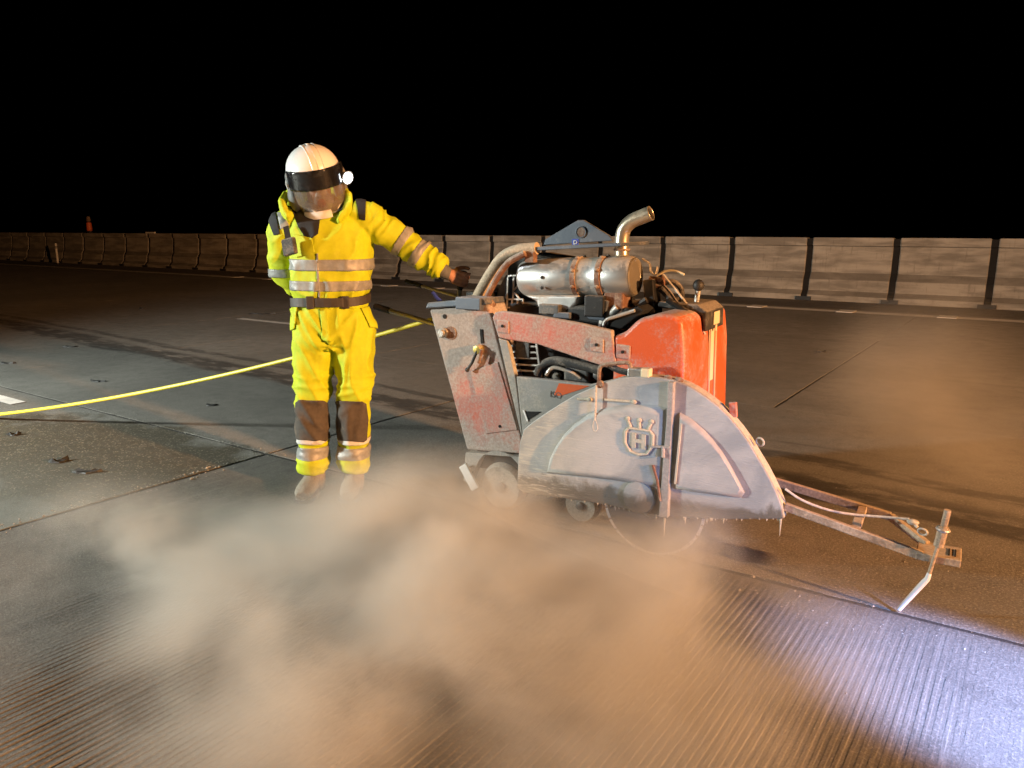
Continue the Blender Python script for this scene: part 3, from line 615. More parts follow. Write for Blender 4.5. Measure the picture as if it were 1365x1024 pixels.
# --- handle bars and lever
G().tube(LV([(606, 440.5), (518, 414)], 0.30), 0.014, 12).build('handle_bar', 'steel', saw, smooth=True)
G().tube(LV([(520, 414.6), (500, 408.5)], 0.30), 0.018, 12).build('handle_grip', 'rubberclean', saw, smooth=True)
G().tube(LV([(616, 397), (560, 381)], 0.36), 0.009, 8).build('throttle_rod', 'steel', saw, smooth=True)
G().tube(LV([(562, 381.5), (541, 375)], 0.36), 0.013, 8).build('throttle_grip', 'rubberclean', saw, smooth=True)
YG = 0.34
G().tube(LV([(612, 404), (612.5, 384)], YG), 0.012, 10).build('drive_lever', 'steel', saw, smooth=True)
grip0, grip1 = L(612.5, 386, YG), L(619, 362, YG)
G().tube([grip0, grip0.lerp(grip1, 0.5), grip1], [0.015, 0.018, 0.017], 12).build('lever_grip', 'rubberclean', saw, smooth=True)

# --- blade guard
GO = [(690, 631), (690.5, 612), (693, 590), (697.6, 573), (711, 562), (730, 549), (749, 537), (768, 526), (786, 518), (803, 511), (826, 504), (842, 502.6), (858, 502), (878, 503.5), (897, 507), (911, 512), (923, 518), (941, 530), (958, 543), (972, 557), (985, 572.6), (997, 589), (1008, 607.7), (1019, 626), (1028, 643), (1036, 660), (1042, 676), (1044, 692), (970, 692.5), (897, 690), (850, 683), (809, 673), (752, 665), (697, 657), (689, 650)]
GT = 0.075
guard = G().prism(LP(GO, 0), 0.0, 0.012).build('blade_guard', 'guard', saw, 0.004)
GR = LP(GO, 0); top = GR[:28]
def offset_in(pts, d):
    cx_, cz_ = (GR[0][0] + GR[27][0]) / 2, 0.25
    return [(x - (x-cx_)/math.hypot(x-cx_, z-cz_)*d, z - (z-cz_)/math.hypot(x-cx_, z-cz_)*d) for x, z in pts]
inn = offset_in(top, 0.012); rim = G()
for i in range(len(top) - 1):
    rim.add([(top[i][0],0.0125,top[i][1]),(top[i+1][0],0.0125,top[i+1][1]),(top[i+1][0],GT,top[i+1][1]),(top[i][0],GT,top[i][1]),
             (inn[i][0],0.0125,inn[i][1]),(inn[i+1][0],0.0125,inn[i+1][1]),(inn[i+1][0],GT,inn[i+1][1]),(inn[i][0],GT,inn[i][1])],
            [(0,1,2,3),(7,6,5,4),(0,4,5,1),(3,2,6,7)] + ([(0,3,7,4)] if i == 0 else []) + ([(1,5,6,2)] if i == len(top)-2 else []))
rim.build('guard_rim', 'guardrim', guard)
# raised half-moon pressing, in two shells either side of the hinge bar
EO = [(729, 631), (733, 612), (741, 595), (752, 579), (766, 565), (784, 552), (804, 544.5), (826, 540), (848, 538.5), (870, 539), (890, 543)]
ER = [(906, 549), (922, 558), (938, 572), (951, 586), (963, 602), (975, 622), (985, 641), (993, 657), (988, 664), (960, 661), (930, 657), (900, 652)]
EB = [(886, 652), (850, 646), (815, 640), (770, 635)]
def pressing(px, name, inset, lift):
    P = LP(px, 0); n = len(P); cx_ = sum(p[0] for p in P)/n; cz_ = sum(p[1] for p in P)/n
    def ins(d): return [Vector((cx_ + (p[0]-cx_)*(1-d*2.6), cz_ + (p[1]-cz_)*(1-d*4.2))) for p in P]
    rings = []
    for d, l in ((0, 0.002), (0.006, -lift*0.25), (inset*0.45, -lift*0.75), (inset*0.8, -lift*0.97), (inset, -lift)): rings.append([(p[0], l, p[1]) for p in ins(d)])
    g = G().rings(rings, cap=False); g.add(rings[-1], [tuple(range(n))]); return g.build(name, 'guard', guard, smooth=True, angle=50)
pressing(EO + EB, 'guard_pressing', 0.045, 0.024); pressing(ER, 'guard_pressing', 0.045, 0.024)
G().prism(LP([(893, 508), (901, 508.5), (899, 560), (896, 620), (893, 688), (881, 687), (886, 620), (891, 560)], 0), -0.030, 0.001).build('hinge_bar', 'greypanel', guard, 0.004)
G().bar(L(908, 565, -0.026), L(900, 645, -0.026), 0.008, 0.010, (0, 1, 0)).build('latch_rod', 'guardrim', guard)
G().tube([L(884, 595, -0.03), L(884, 610, -0.04)], 0.008, 8).bar(L(868, 595, -0.028), L(893, 596, -0.028), 0.008, 0.018, (0, 1, 0)).build('latch', 'greypanel', guard)
G().tube(LV([(870, 620), (876, 640), (880, 668)], -0.03), 0.006, 8).build('latch_spring', 'rustclamp', guard, smooth=True)
# lower flange boss
bc = L(853, 662, 0); G().lathe([(0.075, 0.0), (0.070, -0.020), (0.030, -0.026), (0, -0.026)], bc, (0, 1, 0), 24).build('spindle_boss', 'guard', guard, smooth=True)
# crown and H emblem pressed in relief
ec = L(852, 586, -0.024); es = 0.062
em = G()
sq = [(-0.78, 0.72), (0.78, 0.72), (1.0, 0.45), (1.0, -0.35), (0.62, -0.92), (0.0, -1.08), (-0.62, -0.92), (-1.0, -0.35), (-1.0, 0.45)]
em.tube([(ec.x + x*es, ec.y - 0.002, ec.z + z*es) for x, z in sq + [sq[0]]], 0.0065, 8)
emo = em.build('emblem', 'guardrim', guard, smooth=True)
def eb(x0, z0, x1, z1): return G().box((ec.x + x0*es, ec.y - 0.007, ec.z + z0*es), (ec.x + x1*es, ec.y + 0.002, ec.z + z1*es))
eb(-0.50, -0.62, -0.22, 0.42).build('emblem_stroke', 'guardrim', emo); eb(0.22, -0.62, 0.50, 0.42).build('emblem_stroke', 'guardrim', emo); eb(-0.215, -0.22, 0.215, 0.04).build('emblem_stroke', 'guardrim', emo)
for x in (-0.85, 0.0, 0.85):
    G().tube([(ec.x + x*es*0.75, ec.y - 0.001, ec.z + 0.80*es), (ec.x + x*es, ec.y - 0.001, ec.z + 1.28*es)], [0.007, 0.005], 8).ell((ec.x + x*es*1.02, ec.y - 0.002, ec.z + 1.38*es), (0.010, 0.007, 0.010), nu=10, nv=6).build('crown_point', 'guardrim', emo, smooth=True)
# handle, cord, clips, eyelets
G().tube(spline(LV([(799, 512), (798.5, 500), (800, 490), (806, 486.5), (822, 484.5), (836, 483.5), (840, 487), (841, 494)], 0.03), 4), 0.009, 10).build('guard_handle', 'rustclamp', guard, smooth=True)
q = L(800, 512.5, -0.004); G().lathe([(0.016, 0.01), (0.016, -0.008), (0, -0.008)], q, (0, 1, 0), 14).build('handle_bolt', 'rustclamp', guard)
G().tube(LV([(794.5, 514), (794, 535), (793, 560)], -0.022), 0.0055, 8).tube(spline(LV([(793, 558), (790.5, 566), (791, 573), (794, 575), (796.5, 572), (796, 566), (793.5, 558)], -0.022), 4), 0.0035, 6).build('retaining_cord', 'rope', guard, smooth=True)
for p_, q_ in (((770, 532), (786, 532.5)), ((806, 533), (845, 536))):
    G().tube(LV([p_, q_], -0.006), 0.006, 8).ell(L(*q_, -0.006), (0.013, 0.010, 0.010), nu=10, nv=6).build('clip_rod', 'guardrim', guard, smooth=True)
q = L(852, 497, 0.03); G().box((q.x - 0.045, 0.005, q.z - 0.020), (q.x + 0.025, 0.06, q.z + 0.020)).build('hose_coupling', 'steel', guard, 0.006)
q = L(862, 496, 0.02); G().box((q.x - 0.02, -0.003, q.z - 0.022), (q.x + 0.02, 0.04, q.z + 0.018)).build('coupling_tap', 'yellowtag', guard, 0.006)
G().tube(spline(LV([(812, 487), (826, 494), (840, 497)], 0.05)), 0.014, 10).build('water_feed', 'rubber', guard, smooth=True)
for px in ((905, 507), (891, 504)):
    q = L(px[0], px[1], 0.03); G().ell(q, (0.020, 0.018, 0.014), nu=10, nv=6).build('wing_nut', 'rustclamp', guard, smooth=True)
q = L(1013, 589, 0.035); G().torus(q, (0.3, 1, 0.2), 0.017, 0.004).build('eyelet', 'guardrim', guard, smooth=True)
G().bar(L(978, 556, 0.05), L(977, 536, 0.05), 0.03, 0.02, (0, 1, 0)).build('rim_bracket', 'red', guard, 0.003)
# dried slurry hanging from the lower lip
ds = G(); rnd = random.Random(3)
for i in range(70):
    t = rnd.random(); i0 = 27 + int(t*6); fa = rnd.random(); a_, b_ = GR[i0], GR[min(i0+1, len(GR)-1)]
    x, z = a_[0] + (b_[0]-a_[0])*fa, a_[1] + (b_[1]-a_[1])*fa; h = rnd.uniform(0.004, 0.016) * (2.2 if rnd.random() < 0.12 else 1)
    ds.lathe([(rnd.uniform(.003, .007), 0), (0.003, h*0.5), (0.0006, h)], (x, rnd.uniform(0.001, 0.011), z + 0.004), (0, 0, -1), 5)
for x_, h in ((1041, 0.075), (886, 0.085)):
    q = L(x_, 691, 0.006); ds.lathe([(0.005, 0), (0.003, h*0.5), (0.001, h)], q, (0, 0, -1), 6)
tag(ds.build('dried_slurry', 'guardrim', guard), kind='stuff')
# --- blade
bcx, bz, br = -0.020, 0.2365, 0.232
blade = G().lathe([(0.0, -0.002), (br-0.012, -0.002), (br-0.012, 0.002), (0, 0.002)], (bcx, 0.036, bz), (0, 1, 0), 72).build('saw_blade', 'blade', saw)
for i in range(26):
    t0, t1 = 2*math.pi*(i+0.07)/26, 2*math.pi*(i+0.93)/26; pts = [(bcx + r_*math.cos(t), bz + r_*math.sin(t)) for r_, t in ((br-0.012, t0), (br, t0), (br, (t0+t1)/2), (br, t1), (br-0.012, t1), (br-0.012, (t0+t1)/2))]
    G().prism(pts, 0.033, 0.039).build('segment', 'segment', blade)
G().lathe([(0.0, -0.012), (0.06, -0.012), (0.065, -0.0022), (0, -0.0022)], (bcx, 0.036, bz), (0, 1, 0), 24).build('blade_flange', 'steel', blade)
G().lathe([(0.03, 0.004), (0.03, 0.20)], (bcx, 0.036, bz), (0, 1, 0), 16).build('blade_shaft', 'blackmetal', saw)
# --- guide arm with pointer
n0, n1 = L(1046, 675, 0.035), L(1229, 741, 0.035); f0, f1 = L(1030, 641, 0.30), L(1187, 688.5, 0.26)
G().bar(n0, n1, 0.022, 0.032).build('guide_rail', 'tan', saw, 0.003)
G().bar(f0, f1, 0.022, 0.034).build('guide_rail', 'tan', saw, 0.003)
e1 = L(1238, 709, 0.14); G().bar(f1, Vector((e1.x, 0.13, n1.z + 0.01)), 0.022, 0.030).build('guide_rail_end', 'tan', saw, 0.003)
cA = n0.lerp(n1, 0.53); cB = f0.lerp(f1, 0.78); G().bar(cA + Vector((0, 0.012, 0.004)), cB - Vector((0, 0.012, -0.002)), 0.034, 0.022).build('cross_bar', 'tan', saw, 0.003)
G().prism([(n1.x - 0.02, n1.z - 0.014), (n1.x + 0.125, n1.z - 0.014), (n1.x + 0.125, n1.z + 0.014), (n1.x - 0.02, n1.z + 0.014)], 0.022, 0.155).build('end_plate', 'tan', saw, 0.003)
for dx in (0.085, 0.105): G().bar((n1.x + dx, 0.05, n1.z + 0.015), (n1.x + dx, 0.12, n1.z + 0.015), 0.006, 0.003).build('plate_slot', 'hole', saw)
PYY = 0.012
G().tube(LV([(1263.6, 680), (1258, 702)], PYY), 0.012, 10).tube(LV([(1258, 702), (1251, 728)], PYY), 0.018, 10).build('pointer_holder', 'tan', saw, smooth=True)
G().torus(L(1257, 706, PYY), L(1263.6, 680, PYY) - L(1251, 728, PYY), 0.019, 0.006).build('holder_collar', 'steel', saw, smooth=True)
G().tube(LV([(1256, 708), (1246, 742), (1237.5, 768)], PYY), 0.007, 8).build('pointer_rod', 'tan', saw, smooth=True)
G().tube(LV([(1239, 764), (1236, 772), (1230, 778), (1198, 812.5)], PYY), [0.008, 0.010, 0.011, 0.009], 10).build('pointer_tip', 'white', saw, smooth=True)
ro = spline([L(1047, 652, 0.02), L(1070, 667, 0.05), L(1105, 680, 0.09), L(1140, 686, 0.13), L(1178, 689, 0.14), L(1212, 692, 0.13)], 6)
G().tube(ro, 0.005, 6).build('guide_rope', 'rope', saw, smooth=True)
kq = L(1217, 696, 0.13); G().ell(kq, (0.022, 0.014, 0.012), nu=10, nv=6).torus(L(1230, 709, 0.11), (0.2, 1, 0.5), 0.016, 0.004).tube([kq, L(1223, 703, 0.12)], 0.006, 6).build('rope_knot', 'rope', saw, smooth=True)

# ================================================================== YELLOW HOSE
def toW(p): return MO + mex*p.x + mey*p.y + Vector((0, 0, p.z))
h0 = toW(L(582, 424, 0.45)); h1 = gnd(-10, 553.5, 0.045); hp_ = []
for i in range(41):
    t = i / 40; p = h0.lerp(h1, t); p.z = max(0.014, h0.z + (h1.z - h0.z)*t - 0.28*t*(1-t)); hp_.append(p)
d_ = (hp_[-1] - hp_[-2]); 
for i in range(1, 24): q = hp_[40] + Vector((d_.x, d_.y, 0)) * i; q.z = max(0.014, hp_[40].z - 0.006*i); hp_.append(q)
h_in = L(582, 424, 0.45); G().tube([h_in + Vector((0.045, 0, 0.006)), Vector((-1.26, 0.45, h_in.z + 0.02))], 0.014, 10).build('hose_inlet', 'steel', saw, smooth=True)
ho = empty('water_hose', (0, 0, 0)); G().tube(hp_, 0.0125, 10).build('hose_tube', 'hose', ho, smooth=True)
hd = (h0 - hp_[1]).normalized(); G().tube([h0 - hd*0.02, h0 + hd*0.06], 0.017, 10).build('hose_connector', 'steel', ho, smooth=True)
tag(ho, 'yellow water hose pulled across the road from the back of the floor saw', 'hose')

# ================================================================== OPERATOR
man = empty('person', PO, YAW)
tag(man, 'worker in dusty yellow hi-vis suit, white helmet and face shield holding the saw lever', 'person')
def to_man(p):                              # saw coordinates -> operator coordinates
    d = toW(p) - PO; return Vector((d.dot(rt), d.dot(fh), d.z))
CAML = Vector(((CAM - PO).dot(rt), (CAM - PO).dot(fh), CAM.z))
def ellring(c, rx, ry, rot=None, n=20, sq=2.0):
    out = []
    for k_ in range(n):
        t = 2*math.pi*k_/n; x = math.copysign(abs(math.cos(t))**(2/sq), math.cos(t))*rx; y = math.copysign(abs(math.sin(t))**(2/sq), math.sin(t))*ry
        p = Vector((x, y, 0)); out.append(Vector(c) + (rot @ p if rot else p))
    return out
def stack(g, rows, sq=2.3): return g.rings([ellring((x, y, z), rx, ry, None, 22, sq) for x, y, z, rx, ry in rows])
def remeshed(g, voxel, smooth=4):
    me = g.mesh('tmp'); o = bpy.data.objects.new('tmp', me); COL.objects.link(o)
    r_ = o.modifiers.new('r', 'REMESH'); r_.mode = 'VOXEL'; r_.voxel_size = voxel
    if smooth: s_ = o.modifiers.new('s', 'SMOOTH'); s_.factor = 0.5; s_.iterations = smooth
    dg = bpy.context.evaluated_depsgraph_get(); m = bpy.data.meshes.new_from_object(o.evaluated_get(dg)); bpy.data.objects.remove(o); return m
def displace(me, fn):
    nn = [v.normal.copy() for v in me.vertices]
    for v, n_ in zip(me.vertices, nn): v.co += n_ * fn(v.co)
    me.update()
def nz(p, s, o=0.0): return noise.noise(Vector((p.x*s[0] + o, p.y*s[1] + o, p.z*s[2])))
def ridge(x): return (1 - abs(x)) ** 3
def patch(src, name, mat, planes, lift=0.003, thick=0.003, front=None, parent=man, minsize=0):
    """the piece of a garment between cutting planes, laid on as a sewn piece of its own thickness"""
    bm = bmesh.new(); bm.from_mesh(src)
    for co, no in planes: bmesh.ops.bisect_plane(bm, geom=bm.verts[:] + bm.edges[:] + bm.faces[:], plane_co=co, plane_no=no, clear_outer=True)
    bm.normal_update()
    if front is not None:
        kill = [f for f in bm.faces if f.normal.dot((CAML - f.calc_center_median()).normalized()) < front]
        bmesh.ops.delete(bm, geom=kill, context='FACES')
    left = set(bm.faces); best = []
    while left:
        st_ = [left.pop()]; isl = []
        while st_:
            f = st_.pop(); isl.append(f)
            for e in f.edges:
                for h in e.link_faces:
                    if h in left: left.discard(h); st_.append(h)
        if len(isl) > len(best): best = isl
    keep_ = set(best); bmesh.ops.delete(bm, geom=[f for f in bm.faces if f not in keep_], context='FACES')
    bm.normal_update()
    for v, n_ in [(v, v.normal.copy()) for v in bm.verts]: v.co += n_ * lift
    me = bpy.data.meshes.new(name); bm.to_mesh(me); bm.free()
    o = link(name, me, mat, parent, smooth=True, angle=60); s_ = o.modifiers.new('t', 'SOLIDIFY'); s_.thickness = thick; s_.offset = 1
    return o
def pixplanes(px):
    """planes through the lens and the edges of a convex outline (clockwise as seen)"""
    ds_ = [Q(x, y, 0.0) - CAML for x, y in px]; ctr = sum(ds_, Vector())/len(ds_); out = []
    for i in range(len(ds_)):
        n_ = ds_[i].cross(ds_[(i+1) % len(ds_)]).normalized()
        if n_.dot(ctr) > 0: n_ = -n_
        out.append((CAML, n_))
    return out
# --- pose
GRIP0, GRIP1 = to_man(grip0), to_man(grip1); ga = (GRIP1 - GRIP0).normalized(); gc = GRIP0.lerp(GRIP1, 0.62)
SR = Vector((0.225, 0.02, 1.475)); WR = gc + Vector((-0.085, -0.015, 0.030))
EL = SR.lerp(WR, 0.50) + Vector((0.0, 0.02, 0.010))
SLs = Vector((-0.165, 0.02, 1.445)); ELl = Vector((-0.215, 0.10, 1.20)); WLl = Vector((-0.10, 0.20, 1.045))
HEAD = Vector((0.0, -0.03, 1.655))
HM = Matrix.Translation(HEAD) @ Matrix.Rotation(R(24), 4, 'Z') @ Matrix.Rotation(R(-13), 4, 'Y') @ Matrix.Rotation(R(12), 4, 'X')
def hd_(p): return HM @ Vector(p)
def hrot(): return HM.to_3x3()
# --- body: head with face, neck, trunk, limbs, hands, as one surface
B = G()
B.ell(hd_((0, 0.012, 0.035)), (0.076, 0.095, 0.092), hrot(), 20, 14)
B.ell(hd_((0, -0.022, -0.045)), (0.058, 0.066, 0.075), hrot(), 18, 12)
B.ell(hd_((0, -0.088, -0.012)), (0.013, 0.020, 0.028), hrot(), 10, 8)          # nose
B.ell(hd_((0, -0.074, 0.030)), (0.052, 0.016, 0.012), hrot(), 12, 8)           # brow
for s_ in (-1, 1):
    B.ell(hd_((s_*0.034, -0.062, -0.018)), (0.022, 0.020, 0.018), hrot(), 10, 8); B.ell(hd_((s_*0.080, 0.012, 0.0)), (0.010, 0.020, 0.032), hrot(), 10, 8)
B.ell(hd_((0, -0.078, -0.058)), (0.024, 0.012, 0.007), hrot(), 10, 8); B.ell(hd_((0, -0.076, -0.074)), (0.021, 0.012, 0.008), hrot(), 10, 8); B.ell(hd_((0, -0.068, -0.106)), (0.024, 0.018, 0.018), hrot(), 10, 8)
B.tube([Vector((0.02, 0.02, 1.42)), Vector((0.01, 0.01, 1.52)), hd_((0, 0.02, -0.02))], [0.066, 0.056, 0.056], 14)
stack(B, [(0.04, 0.02, 0.86, 0.15, 0.10), (0.04, 0.02, 1.0, 0.145, 0.10), (0.045, 0.02, 1.15, 0.14, 0.10), (0.05, 0.02, 1.32, 0.165, 0.11), (0.04, 0.02, 1.44, 0.16, 0.09), (0.03, 0.02, 1.50, 0.07, 0.06)])
def leg_path(s): return [Vector((0.04 + s*0.085, 0.02, 0.88)), Vector((0.025 + s*0.110, 0.0, 0.48)), Vector((0.008 + s*0.108, 0.03, 0.10))]
for s_ in (-1, 1):
    B.tube(leg_path(s_), [0.075, 0.052, 0.040], 14); a_ = leg_path(s_)[2]; B.ell(a_ + Vector((s_*0.005, -0.06, -0.055)), (0.038, 0.115, 0.030), None, 14, 8)
for s_, e_, w_ in ((SR, EL, WR), (SLs, ELl, WLl)): B.tube([s_, e_, w_], [0.052, 0.042, 0.028], 12)
# left hand (towards the saw) closed on the lever
ux = (WR - gc); ux = (ux - ga*ux.dot(ga)).normalized(); uy = ga.cross(ux)         # uy: round the grip
if uy.y > 0: uy = -uy                                                             # front of the grip, towards the camera
B.tube([WR, WR.lerp(gc + ux*0.045, 0.5), gc + ux*0.040 + uy*0.006], [(0.028, 0.023), (0.030, 0.030), (0.026, 0.042)], 12)
B.ell(gc + ux*0.036 + uy*0.004, (0.026, 0.026, 0.042), None, 12, 8)
for i, (hh, end) in enumerate(((0.034, 205), (0.012, 225), (-0.010, 215), (-0.031, 185))):
    pth = [gc + ga*(hh + 0.004) + ux*0.042 + uy*0.018]
    for a_ in range(25, end, 30): pth.append(gc + ga*hh + ux*(0.030*math.cos(R(a_))) + uy*(0.030*math.sin(R(a_))))
    B.tube(pth, [0.0105] + [0.0100 - 0.0003*j for j in range(len(pth)-1)], 8)
pth = [gc + ga*0.036 + ux*0.044 - uy*0.006] + [gc + ga*(0.046 + 0.003*j) + ux*(0.030*math.cos(R(a_))) - uy*(0.030*math.sin(R(a_))) for j, a_ in enumerate(range(40, 150, 35))]
B.tube(pth, [0.013, 0.0115, 0.011, 0.0105, 0.009][:len(pth)], 8)
# other hand relaxed behind the back
fd = (WLl - ELl).normalized(); B.tube([WLl, WLl + fd*0.05, WLl + fd*0.09], [(0.026, 0.02), (0.036, 0.018), (0.038, 0.016)], 12)
for i in range(4):
    b0 = WLl + fd*0.085 + Vector((0, 0.0, 1)).cross(fd).normalized()*0.0 + Vector((0, 0, 0.027 - 0.018*i)); ln = (0.06, 0.07, 0.066, 0.05)[i]
    B.tube([b0, b0 + fd*ln*0.5, b0 + fd*ln*0.9 + Vector((0.01, 0.012, -0.01))], [0.009, 0.0085, 0.007], 8)
B.tube([WLl + fd*0.03 + Vector((0, 0, 0.03)), WLl + fd*0.06 + Vector((0, 0, 0.05)), WLl + fd*0.09 + Vector((0, 0, 0.058))], [0.012, 0.010, 0.009], 8)
link('body', remeshed(B, 0.0045, 3), 'skin', man, smooth=True, angle=80)
# --- jacket
J = G()
stack(J, [(0.036, 0.02, 1.020, 0.192, 0.140), (0.036, 0.02, 1.060, 0.178, 0.132), (0.042, 0.02, 1.11, 0.200, 0.150), (0.05, 0.018, 1.20, 0.205, 0.158), (0.056, 0.015, 1.30, 0.207, 0.162), (0.052, 0.018, 1.38, 0.212, 0.152), (0.04, 0.02, 1.45, 0.200, 0.130), (0.03, 0.02, 1.50, 0.135, 0.105), (0.02, 0.02, 1.535, 0.085, 0.085)], 2.5)
def arm(path, rad, n=9):
    sp_ = spline(path, n); m = len(sp_); rr = [np.interp(i/(m-1), np.linspace(0, 1, len(rad)), rad) for i in range(m)]; J.tube(sp_, [float(x) for x in rr], 18)
CUFF = WR.lerp(EL, 0.10)
arm([SR + Vector((-0.05, 0, 0.0)), SR + Vector((0.02, 0.0, -0.012)), SR.lerp(EL, 0.5), EL, EL.lerp(CUFF, 0.5), CUFF], [0.085, 0.092, 0.082, 0.074, 0.070, 0.056])
arm([SLs + Vector((0.05, 0, 0)), SLs + Vector((-0.005, 0, -0.02)), SLs.lerp(ELl, 0.55) + Vector((-0.012, 0, 0)), ELl, ELl.lerp(WLl, 0.5), WLl], [0.082, 0.090, 0.084, 0.078, 0.066, 0.054])
jm = remeshed(J, 0.0085, 5)
AX = (WR - SR).normalized(); ARML = (WR - SR).length
def jfold(p):
    d = 0.0
    if p.x > 0.27:                                    # sleeve: rings of bunched cloth, tighter towards the cuff
        t = (p - SR).dot(AX) / ARML
        q = Vector((t*9.0 + 0.8*noise.noise(p*9), p.y*5, p.z*5))
        amp = 0.016 + 0.016*max(0, t - 0.45)
        d += amp * (ridge(noise.noise(q*1.25)) - 0.35) + 0.0012*noise.noise(p*22)
    else:
        bl = max(0, 1 - abs(p.z - 1.09)/0.12)         # blouse over the belt
        d += 0.010*bl*(ridge(nz(p, (13, 13, 4))) - 0.3)
        d += 0.015*(ridge(noise.noise(Vector((p.x*7 - p.z*5, p.y*6, p.z*7 + p.x*4)))) - 0.4) + 0.0012*noise.noise(p*19)
        if p.x < -0.16: d += 0.009*(ridge(nz(p, (6, 6, 13), 3)) - 0.4)
    return d
displace(jm, jfold)
jacket = link('jacket', jm, 'hiviz', man, smooth=True, angle=80)
# --- trousers
T = G()
stack(T, [(0.036, 0.02, 1.045, 0.172, 0.128), (0.037, 0.02, 1.00, 0.198, 0.142), (0.042, 0.022, 0.93, 0.218, 0.150), (0.042, 0.024, 0.86, 0.215, 0.150), (0.042, 0.024, 0.80, 0.195, 0.135)], 2.4)
for s_ in (-1, 1):
    a_, b_, c_ = leg_path(s_)
    T.rings([ellring(p, rx, ry, None, 20, 2.3) for p, rx, ry in (
        (Vector((0.042 + s_*0.098, 0.022, 0.88)), 0.112, 0.135), (Vector((0.040 + s_*0.106, 0.015, 0.76)), 0.106, 0.122), (Vector((0.034 + s_*0.112, 0.006, 0.62)), 0.094, 0.106),
        (Vector((0.028 + s_*0.112, 0.0, 0.53)), 0.090, 0.098), (Vector((0.026 + s_*0.112, 0.0, 0.505)), 0.083, 0.092), (Vector((0.023 + s_*0.112, 0.004, 0.42)), 0.082, 0.094), (Vector((0.017 + s_*0.112, 0.012, 0.30)), 0.080, 0.092),
        (Vector((0.013 + s_*0.111, 0.020, 0.265)), 0.073, 0.084), (Vector((0.010 + s_*0.110, 0.022, 0.20)), 0.082, 0.095), (Vector((0.008 + s_*0.110, 0.022, 0.135)), 0.080, 0.095), (Vector((0.008 + s_*0.110, 0.022, 0.115)), 0.072, 0.088))])
tm_ = remeshed(T, 0.0085, 4)
def tfold(p):
    d = 0.016*(ridge(noise.noise(Vector((p.x*8 + p.z*4, p.y*7, p.z*6 - abs(p.x - 0.04)*9)))) - 0.4) + 0.0012*noise.noise(p*20)
    if 0.50 < p.z < 0.66: d += 0.014*(ridge(nz(p, (5, 5, 17), 1)) - 0.35)
    if p.z < 0.30: d += 0.009*(ridge(nz(p, (6, 6, 22), 2)) - 0.35)
    cr = (p - Vector((0.05, -0.09, 0.82))); d += 0.010*math.exp(-(cr.length/0.12)**2)*math.sin(math.atan2(cr.z, cr.x)*5)
    return d
displace(tm_, tfold)
trousers = link('trousers', tm_, 'hiviz', man, smooth=True, angle=80)
X, Z = Vector((1, 0, 0)), Vector((0, 0, 1))
def zz(px, py): return Q(px, py, -0.12).z
# --- sewn-on pieces
for y0, y1 in ((346, 361), (375, 388)):
    patch(jm, 'reflective_band', 'tape', [(Vector((0, 0, zz(440, y0))), Z), (Vector((0, 0, zz(440, y1))), -Z), (Vector((-0.152, 0, 0)), -X), (Vector((0.285, 0, 0)), X)], parent=jacket)
for t0, t1 in ((0.415, 0.495), (0.615, 0.70)):
    patch(jm, 'sleeve_band', 'tape', [(SR + AX*(ARML*t0), -AX), (SR + AX*(ARML*t1), AX), (Vector((0.27, 0, 0)), -X)], parent=jacket)
patch(jm, 'sleeve_band', 'tape', [(Vector((0, 0, zz(370, 361))), Z), (Vector((0, 0, zz(370, 372))), -Z), (Vector((-0.165, 0, 0)), X)], parent=jacket)
for nm, mt, px in (('open_front', 'blackcloth', [(384, 270), (440, 290), (440, 300), (424, 312), (420, 338), (398, 302)]),
                   ('shoulder_patch', 'blackcloth', [(356, 288), (368, 283), (374, 312), (366, 314)]),
                   ('shoulder_patch', 'blackcloth', [(473, 262), (488, 258), (487, 294), (479, 292)]),
                   ('shoulder_tape', 'tape', [(370, 284), (377, 283), (386, 301), (375, 306)]),
                   ('chest_pocket', 'hiviz', [(392, 312), (417, 318), (420, 336), (395, 344)]),
                   ('zip_placket', 'tape', [(421.5, 338), (424, 338), (427, 398), (424.5, 398)])):
    patch(jm, nm, mt, pixplanes(px), 0.003 if mt != 'hiviz' else 0.006, 0.003, 0.05, jacket)
q = Q(386, 329, -0.165); dv = G().box((-0.038, -0.014, -0.042), (0.038, 0.014, 0.042)).build('chest_radio', 'rubber', man, 0.008, seg=3)
dv.location = q; dv.rotation_euler = (R(-8), R(-14), R(-22))
G().bar(Q(381, 302, -0.125), Q(385, 322, -0.162), 0.028, 0.006, (0, 1, 0)).build('radio_strap', 'blackcloth', man)
# belt
bl = G(); rings = []
for k_ in range(48):
    t = 2*math.pi*k_/48; cxp = Vector((0.036 + 0.204*math.copysign(abs(math.cos(t))**0.85, math.cos(t)), 0.02 + 0.155*math.copysign(abs(math.sin(t))**0.85, math.sin(t)), 1.052 + 0.012*math.cos(t) + 0.006*math.sin(2*t)))
    n_ = Vector((math.cos(t), math.sin(t), 0)); rings.append([cxp - n_*0.006 + Z*-0.023, cxp + n_*0.004 + Z*-0.023, cxp + n_*0.004 + Z*0.023, cxp - n_*0.006 + Z*0.023])
bl.rings(rings, closed=True).build('belt', 'belt', man, 0.002)
for a_ in (250, 300): t = R(a_); G().box((0.036 + 0.208*math.cos(t) - 0.02, 0.02 + 0.160*math.sin(t) - 0.008, 1.02), (0.036 + 0.208*math.cos(t) + 0.02, 0.02 + 0.160*math.sin(t) + 0.008, 1.084)).build('belt_loop', 'belt', man, 0.004)
